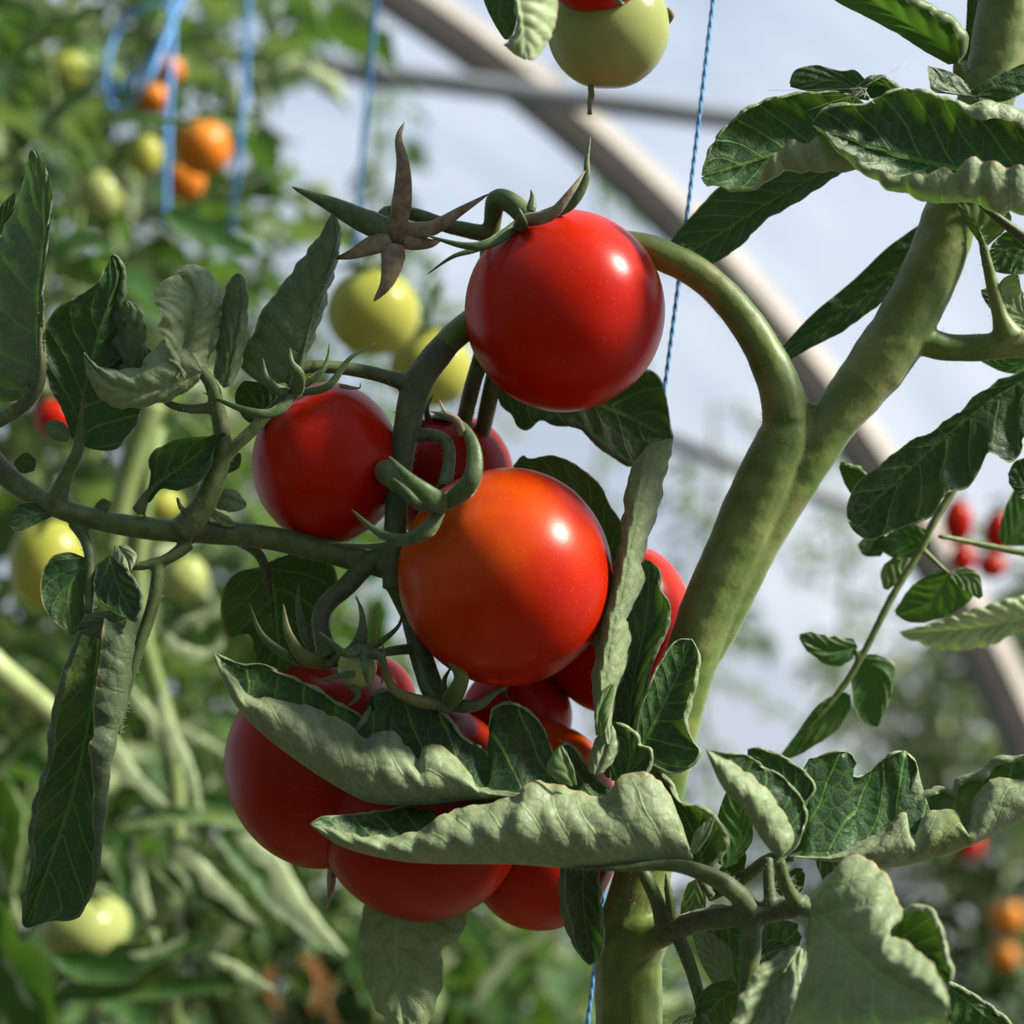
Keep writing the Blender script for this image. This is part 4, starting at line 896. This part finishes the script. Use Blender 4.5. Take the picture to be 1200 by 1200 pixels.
# ------------------------------------------------------------------ strings in focus
def string2(label, a, b, r, turns=60, mat=None):
    A = P(*a); B = P(*b); t = empty('support_string', A, label, 'string')
    ax = (B - A).normalized(); s = ax.cross(F).normalized(); u = s.cross(ax); n = turns * 8
    for k in range(2):
        pts = []
        for i in range(n + 1):
            th = 2 * math.pi * turns * i / n + k * math.pi
            pts.append(A.lerp(B, i / n) + (s * math.cos(th) + u * math.sin(th)) * r * .32 + s * .0004 * math.sin(i / n * 9))
        v, f = tube_geo_raw(pts, r * .7, 6); mk('strand', v, f, mat or M_STRING, t)
    return t
def tube_geo_raw(pts, r, seg):
    V = []; Fc = []
    n = len(pts)
    for i, c in enumerate(pts):
        t = (pts[min(i + 1, n - 1)] - pts[max(i - 1, 0)]).normalized(); a = t.cross(F).normalized(); b = t.cross(a)
        for k in range(seg):
            th = 6.28318 * k / seg; V.append(c + (a * math.cos(th) + b * math.sin(th)) * r)
    for i in range(n - 1):
        for k in range(seg):
            q = i * seg; k2 = (k + 1) % seg; Fc.append((q + k, q + k2, q + seg + k2, q + seg + k))
    return V, Fc
string2('thin blue twisted string running in focus from the top edge down behind the main fork', (840, -40, 210), (679, 1270, 230), S * 3.0, 46)

# wisps of seed fluff caught on the upper right leaf
rf = random.Random(4); V = []; Fc = []
for i in range(16):
    a = P(1012 + rf.uniform(-4, 4), 106 + rf.uniform(-4, 6), -30)
    if i < 4: b = P(*[(900, 106, -10), (1062, 74, -20), (945, 130, -34), (955, 112, -20)][i])
    else: b = P(1012 + rf.uniform(-22, 16), 110 + rf.uniform(-16, 16), -36 + rf.uniform(-10, 10))
    m_ = a.lerp(b, .5) + U * .0012 * rf.uniform(-1, 1)
    tube_geo([a, m_, b], .00007, 3, 8, verts=V, faces=Fc)
o = mk('seed_fluff', V, Fc, M_HAIR, right, P(1012, 106, -30)); o['kind'] = 'stuff'; o['label'] = 'white wisps of seed fluff'
# ------------------------------------------------------------------ background tomato plants
def leaf_proto(name, seed, nl=7, size=1.0, mat=M_LEAFBG, curl=1.0, pale=False):
    """compound tomato leaf ~0.26 m long along +X, drooping towards -Z"""
    rnd = random.Random(seed); V = []; Fc = []; uv = []; mi = []
    Ls = .24 * size
    def rach(t): return Vector((Ls * t * (1 - .18 * t), .03 * math.sin(t * 3 + seed), -.42 * Ls * t * t))
    base = len(V); pts = [rach(i / 9) for i in range(10)]
    v, f = tube_geo(pts, [(0, .0032 * size), (1, .0012 * size)], 5, 10, hint=Vector((0, 0, 1)))
    V += v; Fc += f; uv += [(0, .5)] * len(v); mi += [1] * len(f)
    spots = []
    for k in range(nl):
        if k == nl - 1: spots.append((1.0, 0, 1.15))
        else: spots.append((.32 + .62 * (k // 2) / max(1, (nl - 2) // 2), 1 if k % 2 else -1, rnd.uniform(.75, 1.05)))
    for k in range(4): spots.append((rnd.uniform(.2, .95), rnd.choice((-1, 1)), .32))
    for t0, sd_, sc in spots:
        o = rach(t0); L = .085 * size * sc * rnd.uniform(.85, 1.15); W = L * .25
        yaw = sd_ * rnd.uniform(.8, 1.3) + rnd.uniform(-.2, .2); dr = rnd.uniform(.2, 1.3)
        d0 = Vector((math.cos(yaw), math.sin(yaw), 0)); side = Vector((-math.sin(yaw), math.cos(yaw), 0))
        fold = rnd.uniform(.2, 1.25) * curl; roll = rnd.uniform(-.5, .5); nu, nv = 9, 3
        b = len(V); tw = rnd.uniform(-.6, .6)
        for i in range(nu + 1):
            u = i / nu; a = dr * u
            c = o + d0 * (L * (u if dr < .05 else math.sin(a) / dr) ) + Vector((0, 0, -L * (1 - math.cos(a)) / max(dr, .05) )) + d0 * (.012 * size)
            tang = (d0 * math.cos(a) - Vector((0, 0, 1)) * math.sin(a)); up = tang.cross(side) * -1
            if up.z < 0: up = -up
            rl = roll + tw * u
            s2 = side * math.cos(rl) + up * math.sin(rl); u2 = up * math.cos(rl) - side * math.sin(rl)
            wd = W * max(.02, math.sin(math.pi * (u ** .75))) ** .8 * (1 + .22 * math.cos(2 * math.pi * 3 * u))
            for j in range(-nv, nv + 1):
                v_ = j / nv; an = fold * abs(v_) * 1.2
                V.append(c + s2 * (wd * v_ * math.cos(an * .8)) + u2 * (wd * abs(v_) * math.sin(an)) + u2 * (.002 * size * math.sin(u * 16 + j)))
                uv.append((u * 5 - abs(v_), v_))
        w2 = 2 * nv + 1
        for i in range(nu):
            for j in range(w2 - 1):
                q = b + i * w2 + j; Fc.append((q, q + w2, q + w2 + 1, q + 1)); mi.append(0)
    me = bpy.data.meshes.new(name); me.from_pydata([tuple(v) for v in V], [], Fc)
    me.materials.append(mat); me.materials.append(M_STEMBG)
    me.polygons.foreach_set('material_index', mi); me.polygons.foreach_set('use_smooth', [True] * len(Fc))
    ul = me.uv_layers.new(name='UVMap'); li = [0] * len(me.loops); me.loops.foreach_get('vertex_index', li)
    flat = []
    for i in li: flat.extend(uv[i])
    ul.data.foreach_set('uv', flat)
    return me
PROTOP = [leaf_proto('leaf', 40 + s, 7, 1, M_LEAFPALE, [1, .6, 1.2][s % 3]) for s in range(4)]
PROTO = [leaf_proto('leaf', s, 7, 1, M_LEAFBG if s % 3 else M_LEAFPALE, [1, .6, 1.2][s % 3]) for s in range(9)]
def bgplant(label, path, r, n, seed, spread=(-math.pi, math.pi), scale=(.7, 1.15), group=None, protos=None, droop=(-.3, .7)):
    """path: world points of the stem from the soil up; n leaves around it"""
    rnd = random.Random(seed)
    t = empty('tomato_plant', path[0], label, 'tomato plant', group)
    v, f = tube_geo(path, [(0, r), (1, r * .6)], 8, 40, wob=.1); mk('stem', v, f, M_STEMBG, t)
    cum = [0]
    for a, b in zip(path, path[1:]): cum.append(cum[-1] + (b - a).length)
    for i in range(n):
        d = cum[-1] * ((i + rnd.random()) / n)
        k = max(j for j in range(len(cum) - 1) if cum[j] <= d); p = path[k].lerp(path[k + 1], (d - cum[k]) / (cum[k + 1] - cum[k]))
        az = rnd.uniform(*spread); s = rnd.uniform(*scale)
        o = bpy.data.objects.new('leaf', rnd.choice(protos or PROTO)); C.objects.link(o); o.parent = t
        o.location = p - WO[t.name]
        o.rotation_euler = (rnd.uniform(-.5, .5), rnd.uniform(*droop), az); o.scale = (s, s, s)
    return t
def ground_under(p): return Vector((p.x, p.y, 0))
def row(label, x, d, n, seed, top=None, lean=0, ytop=-150, ybot=1400, r=.009, **k):
    A = PD(x, ybot, d); B = PD(x + lean, ytop, d)
    path = [Vector((A.x, A.y, max(A.z, 0.0)))]
    if A.z > .02: path = [Vector((A.x - .03, A.y, 0)), A]
    for i in range(1, 7):
        q = A.lerp(B, i / 6); q = q + Vector((.03 * math.sin(i * 2.1 + seed), .03 * math.cos(i * 1.7 + seed), 0)); path.append(q)
    return bgplant(label, path, r, n, seed, **k)
row('tall leafy blurred tomato plant at the far left edge', -40, 1.45, 120, 11)
row('blurred tomato plant behind the left shoot, left of the orange fruit', 105, 1.7, 140, 12)
row('blurred tomato plant behind the orange tomatoes', 235, 2.0, 130, 13)
row('blurred tomato plant behind the yellow-green pair of fruits', 370, 2.2, 90, 14, ytop=250)
row('small blurred plant low behind the cluster', 300, 1.75, 100, 15, ytop=720)
row('blurred low plant under the lower tomatoes', 470, 1.7, 90, 16, ytop=1000)
row('blurred low plant left of the main stem foot', 600, 2.1, 80, 17, ytop=1060)
row('sparse distant plant seen between the top tomato and the left branch', 440, 3.2, 30, 18, ytop=-100, scale=(.7, 1.0))
row('low plant directly behind the main stem foot', 730, 1.9, 70, 20, ytop=1080)
row('low plant right of the main stem foot', 850, 2.6, 70, 19, ytop=1010)
for i, (x, d, n, yt, lab) in enumerate([
    (950, 3.6, 130, 900, 'distant hazy plant just right of the main stem foot'),
    (1060, 3.7, 190, 740, 'distant hazy plant under the pale curled leaf on the right'),
    (1150, 3.3, 190, 700, 'distant hazy plant behind the plum-shaped red tomatoes'),
    (1240, 3.4, 180, 560, 'distant hazy plant at the right edge'),
    (830, 4.0, 50, 470, 'very distant thin plant left of the big stem seen through the fork'),
    (980, 4.4, 40, 540, 'very distant thin plant right of the forked stem'),
    (700, 4.8, 40, 80, 'very distant plant high behind the top tomato'),
    (560, 4.5, 50, 460, 'very distant plant seen above the middle tomato')]):
    row(lab, x, d, n, 30 + i, ytop=yt, scale=(.55, .9), protos=PROTO + PROTOP * 3)  # extra pale leaf variants brighten the far rows, standing in for haze

# larger single leaves of the nearer background plant
bgp = empty('tomato_plant', Vector((PD(200, 1400, 1.0).x, PD(200, 1400, 1.0).y, 0)), 'out of focus plant at the lower left with long folded leaves', 'tomato plant')
A = PD(215, 1500, 1.02); v, f = tube_geo([WO[bgp.name], A, PD(200, 1200, 1.02), PD(205, 900, 1.02), PD(160, 700, 1.02), PD(185, 500, 1.02)], [(0, .01), (1, .005)], 10, 40)
mk('stem', v, f, M_STEMBG, bgp)
zb = .40 / S
def BL(mid, wd, z=zb, mat=M_LEAFBG, **k):
    return aleaf(bgp, [(x, y, z) for x, y in mid], wd, mat=mat, name='leaf', amp=3, nu=26, nv=4, **k)
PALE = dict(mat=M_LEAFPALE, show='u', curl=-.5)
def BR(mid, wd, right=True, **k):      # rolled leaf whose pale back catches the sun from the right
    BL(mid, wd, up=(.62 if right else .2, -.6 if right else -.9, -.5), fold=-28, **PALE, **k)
BR([(200, 972), (240, 1010), (278, 1050), (314, 1090)], 26)
BL([(195, 975), (222, 1020), (260, 1062), (312, 1092)], 30, up=(.2, -.4, -.9), fold=12, z=zb + 60)
BR([(270, 968), (325, 1000), (362, 1060), (408, 1120)], 34)
BL([(255, 975), (300, 1020), (345, 1070), (404, 1122)], 36, up=(.2, -.4, -.9), fold=12, z=zb + 60)
BR([(160, 978), (170, 1030), (178, 1070), (188, 1112)], 20)
BL([(145, 978), (150, 1030), (165, 1070), (186, 1110)], 24, up=(.1, -.4, -.9), fold=12, z=zb + 60)
BR([(190, 808), (208, 858), (228, 900), (236, 952)], 24)
BR([(130, 850), (152, 890), (178, 922), (200, 945)], 26)
BR([(150, 800), (190, 850), (200, 900), (190, 930)], 20, z=zb + 200)
BL([(140, 970), (200, 958), (260, 962), (300, 975)], 22, up=(0, -.8, -.5), fold=-10, show='u')
BL([(60, 1120), (120, 1140), (190, 1115), (240, 1100)], 30, up=(0, -.4, -.8), fold=10)
BR([(150, 1118), (180, 1112), (205, 1102), (222, 1092)], 14, right=False)
BR([(245, 1118), (275, 1128), (300, 1145), (325, 1160)], 16)
BL([(60, 1170), (140, 1165), (220, 1160), (310, 1150)], 26, up=(0, -.5, -.8), fold=20)
BL([(0, 900), (30, 960), (20, 1030), (10, 1100)], 40, up=(-1, -.2, -.4), fold=10)
BL([(-30, 1040), (0, 1120), (40, 1180), (60, 1250)], 60, up=(-.5, -.4, -.8), fold=10)
BR([(-10, 1050), (14, 1110), (30, 1160), (50, 1190)], 16)
BR([(-10, 985), (6, 1020), (20, 1060), (30, 1090)], 14)
BL([(60, 850), (20, 890), (-10, 940), (-20, 1000)], 34, up=(-.7, -.6, -.2), fold=20)
BR([(195, 740), (215, 755), (245, 760), (262, 740)], 20, right=False)
BR([(260, 700), (240, 715), (215, 725), (200, 745)], 22, right=False)
rb = random.Random(21)
for i in range(34):
    x = rb.uniform(-20, 470); y = rb.uniform(640, 1230); a = rb.uniform(-.3, 2.6); L = rb.uniform(70, 130); q = rb.uniform(-.5, .5)
    m_ = [(x + math.cos(a + q * t) * L * t, y + math.sin(a + q * t) * L * t) for t in (0, .33, .66, 1)]
    if i % 3 == 0: BR(m_, rb.uniform(12, 20), z=rb.uniform(.55, .95) / S)
    else: BL(m_, rb.uniform(16, 28), up=(rb.uniform(-.7, .7), -.6, -.6), fold=rb.uniform(-30, 40), z=rb.uniform(.55, .95) / S, show=rb.choice('tu'))
for i in range(16):
    x = rb.uniform(-20, 300); y = rb.uniform(-20, 420); a = rb.uniform(-.6, 2.2); L = rb.uniform(60, 110); q = rb.uniform(-.5, .5)
    m_ = [(x + math.cos(a + q * t) * L * t, y + math.sin(a + q * t) * L * t) for t in (0, .33, .66, 1)]
    if i % 2 == 0: BR(m_, rb.uniform(12, 18), z=rb.uniform(.8, 1.1) / S)
    else: BL(m_, rb.uniform(14, 22), up=(rb.uniform(-.7, .7), -.6, -.6), fold=rb.uniform(-30, 40), z=rb.uniform(.8, 1.1) / S, show=rb.choice('tu'))
BL([(20, 70), (60, 40), (95, 25), (125, 8)], 22, up=(-.3, -1, -.2), fold=30)
BL([(50, 160), (80, 130), (105, 110), (122, 92)], 24, up=(-.5, -1, -.4), fold=10)
BL([(120, 148), (160, 142), (200, 145), (232, 150)], 14, up=(0, -1, -.4), fold=10, mat=M_LEAF)
BL([(60, 310), (90, 290), (115, 290), (135, 300)], 24, up=(0, -.9, -.6), fold=10)
BL([(190, 250), (235, 275), (270, 290), (310, 305)], 26, up=(0, -.7, -.7), fold=10)
BL([(170, 1010), (215, 1060), (150, 1110)], 26, up=(-.8, -.4, .2), fold=40)
BL([(380, 1000), (420, 1060), (410, 1130), (440, 1190)], 30, z=.75 / S, up=(.6, -.5, -.5), fold=20)
BL([(520, 1070), (560, 1120), (580, 1170), (590, 1220)], 34, z=.85 / S, up=(.6, -.5, -.5), fold=20)
BL([(300, 700), (330, 760), (280, 800), (240, 830)], 34, z=.6 / S, up=(0, -.7, -.5), fold=20)
BL([(560, 1180), (600, 1130), (640, 1100), (650, 1080)], 20, z=.8 / S, up=(-.6, -.8, .4), fold=30, mat=M_LEAFPALE)
BL([(350, 1120), (370, 1150), (365, 1190)], 18, z=.9 / S, up=(.6, -.5, -.5), mat=M_DRY)
BL([(320, 1130), (310, 1160), (330, 1190)], 14, z=.9 / S, up=(.6, -.5, -.5), mat=M_DRY)
BL([(395, 1150), (385, 1180), (400, 1210)], 14, z=.8 / S, up=(-.6, -.5, -.5), mat=M_DRY)
# pale diagonal stalk low left
v, f = tube_geo([PD(-60, 730, .95), PD(0, 785, .95), PD(40, 818, .98), PD(70, 845, 1.0)], [(0, .008), (1, .007)], 10, 20); o = mk('leaf_stalk', v, f, plain('stalk_pale', (.25, .3, .12), (.2, .25, .1), 50), bgp); o['label'] = 'pale diagonal stalk'
v, f = tube_geo([PD(180, 470, 1.0), PD(150, 560, 1.0), PD(130, 650, 1.0)], [(0, .008), (1, .006)], 10, 20); mk('leaf_stalk', v, f, M_STEMBG, bgp)

# blurred tomatoes: (x, y, r px, ry/rx, depth m, material, label)
BT = [
 (437, 366, 55, .95, 1.05, M_YEL, 'blurred yellow-green tomato with a calyx behind the truss stalk, upper one'),
 (505, 432, 50, .95, 1.12, M_YEL, 'blurred yellow tomato behind the truss stalk, right and lower one'),
 (58, 660, 46, 1.2, 1.0, M_YEL, 'large blurred yellow-green tomato below the left shoot'),
 (216, 677, 28, 1.0, 1.1, M_GRN, 'small blurred green tomato under the left shoot'),
 (190, 592, 24, .9, 1.2, M_YEL, 'blurred olive yellow tomato just above the left shoot'),
 (66, 490, 24, 1.0, 1.1, M_RED, 'blurred red tomato peeping out behind the dark left leaves'),
 (238, 173, 33, 1.0, 1.35, M_ORANGE, 'blurred orange tomato, largest of the upper left ones'),
 (171, 182, 20, 1.25, 1.3, M_YEL, 'blurred yellow tomato left of the orange one'),
 (216, 212, 24, 1.0, 1.4, M_ORANGE, 'blurred amber tomato below the large orange one'),
 (198, 82, 19, .9, 1.36, M_ORANGE, 'small blurred orange tomato beside the blue loops'),
 (180, 116, 20, .9, 1.4, M_ORANGE, 'blurred dark orange tomato under the blue loops'),
 (118, 228, 27, 1.1, 1.3, M_GRN, 'blurred pale green tomato left of the yellow one'),
 (100, 1085, 52, .8, 1.1, M_GRN, 'blurred yellow-green tomato near the bottom left under the long hanging leaf'),
 (44, 900, 14, 1.0, 1.3, M_RED, 'small blurred red tomato left of the long hanging leaf'),
 (1122, 612, 18, 1.5, 1.5, M_RED, 'blurred plum-shaped red tomato, upper left of the four at right'),
 (1170, 624, 18, 1.4, 1.45, M_RED, 'blurred plum-shaped red tomato, upper right of the four at right'),
 (1128, 655, 15, 1.2, 1.6, M_RED, 'blurred plum-shaped red tomato, lower left of the four at right'),
 (1162, 664, 17, .9, 1.5, M_RED, 'blurred red tomato, lower right of the four at right'),
 (1135, 990, 17, 1.0, 2.2, M_RED, 'distant red tomato under the pale curled leaf on the right'),
 (1180, 1075, 20, 1.1, 2.6, M_ORANGE, 'distant orange tomato at the lower right edge'),
 (1178, 1120, 16, 1.0, 2.7, M_ORANGE, 'faint distant orange tomato at the lower right edge, lower one'),
 (80, 85, 22, 1.1, 1.6, M_YEL, 'blurred yellow fruit near the top left'),
 (345, 12, 14, 1.0, 2.0, M_YEL, 'small blurred yellow fruit at the top edge'),
]
for x, y, r, asp, d, m, lab in BT:
    z = (d - D) / S
    t = tomato(lab, (x, y, z), (r, r * asp, r), (random.uniform(-.3, .3), 1, .2), m, seg=32, dimple=.06, group='blurred tomatoes of the plants behind')
    cw = WO[t.name]; sc = d / D * S
    hub = cw + U * r * asp * sc * .93 - F * r * sc * .18
    V = []; Fc = []
    for k in range(5):
        a = k * 1.2566 + x; dr = R * math.cos(a) + F * math.sin(a)
        tube_geo([hub, hub + dr * r * .45 * sc + U * r * .08 * sc, hub + dr * r * .8 * sc - U * r * .06 * sc], [(0, r * .12 * sc), (.5, r * .1 * sc), (1, r * .02 * sc)], 5, 6, verts=V, faces=Fc)
    tube_geo([hub, hub + U * r * .5 * sc, hub + U * r * 1.1 * sc + R * r * .3 * sc], r * .09 * sc, 6, 6, verts=V, faces=Fc)
    mk('calyx', V, Fc, M_SEPAL, t, hub)

# blurred strings
def far_string(label, pts, r):
    w_ = [PD(x, y, d) for x, y, d in pts]
    t = mk('support_string', *tube_geo(w_, r, 8, 40, flat=.5), M_STRINGBG); t['label'] = label; t['category'] = 'string'
    return t
far_string('blurred blue string hanging at the top, left of the star calyx', [(446, -60, 1.05), (432, 100, 1.08), (420, 235, 1.1), (410, 420, 1.15)], .0016)
far_string('blurred light blue string hanging right of the orange tomatoes', [(293, -60, 1.3), (288, 80, 1.3), (278, 200, 1.3), (268, 300, 1.35)], .0022)
far_string('blurred dark blue string running down past the yellow fruit', [(205, -60, 1.35), (200, 80, 1.32), (196, 170, 1.3), (194, 260, 1.3)], .0026)
far_string('looped blue string hanging in coils at the top left', [(222, -20, 1.3), (196, 40, 1.28), (170, 100, 1.26), (135, 128, 1.3), (124, 90, 1.3), (140, 30, 1.32), (185, 5, 1.3), (200, 20, 1.28), (170, 80, 1.3), (128, 110, 1.3)], .0024)

# unseen tomato plants added around the viewpoint to cut the ambient sky light
for i, (x, y) in enumerate(((-1.3, -.5), (-.75, -.9), (-.2, -1.0), (.35, -1.0), (.9, -.9), (-1.25, .15), (-1.2, .75))):
    path = [Vector((x, y, 0)), Vector((x + .05, y - .05, .8)), Vector((x - .04, y, 1.6)), Vector((x, y, 2.7))]
    bgplant('tall tomato plant added out of view to hold back sky light', path, .01, 120, 70 + i, scale=(1.0, 1.5), group='plants added to hold back sky light')
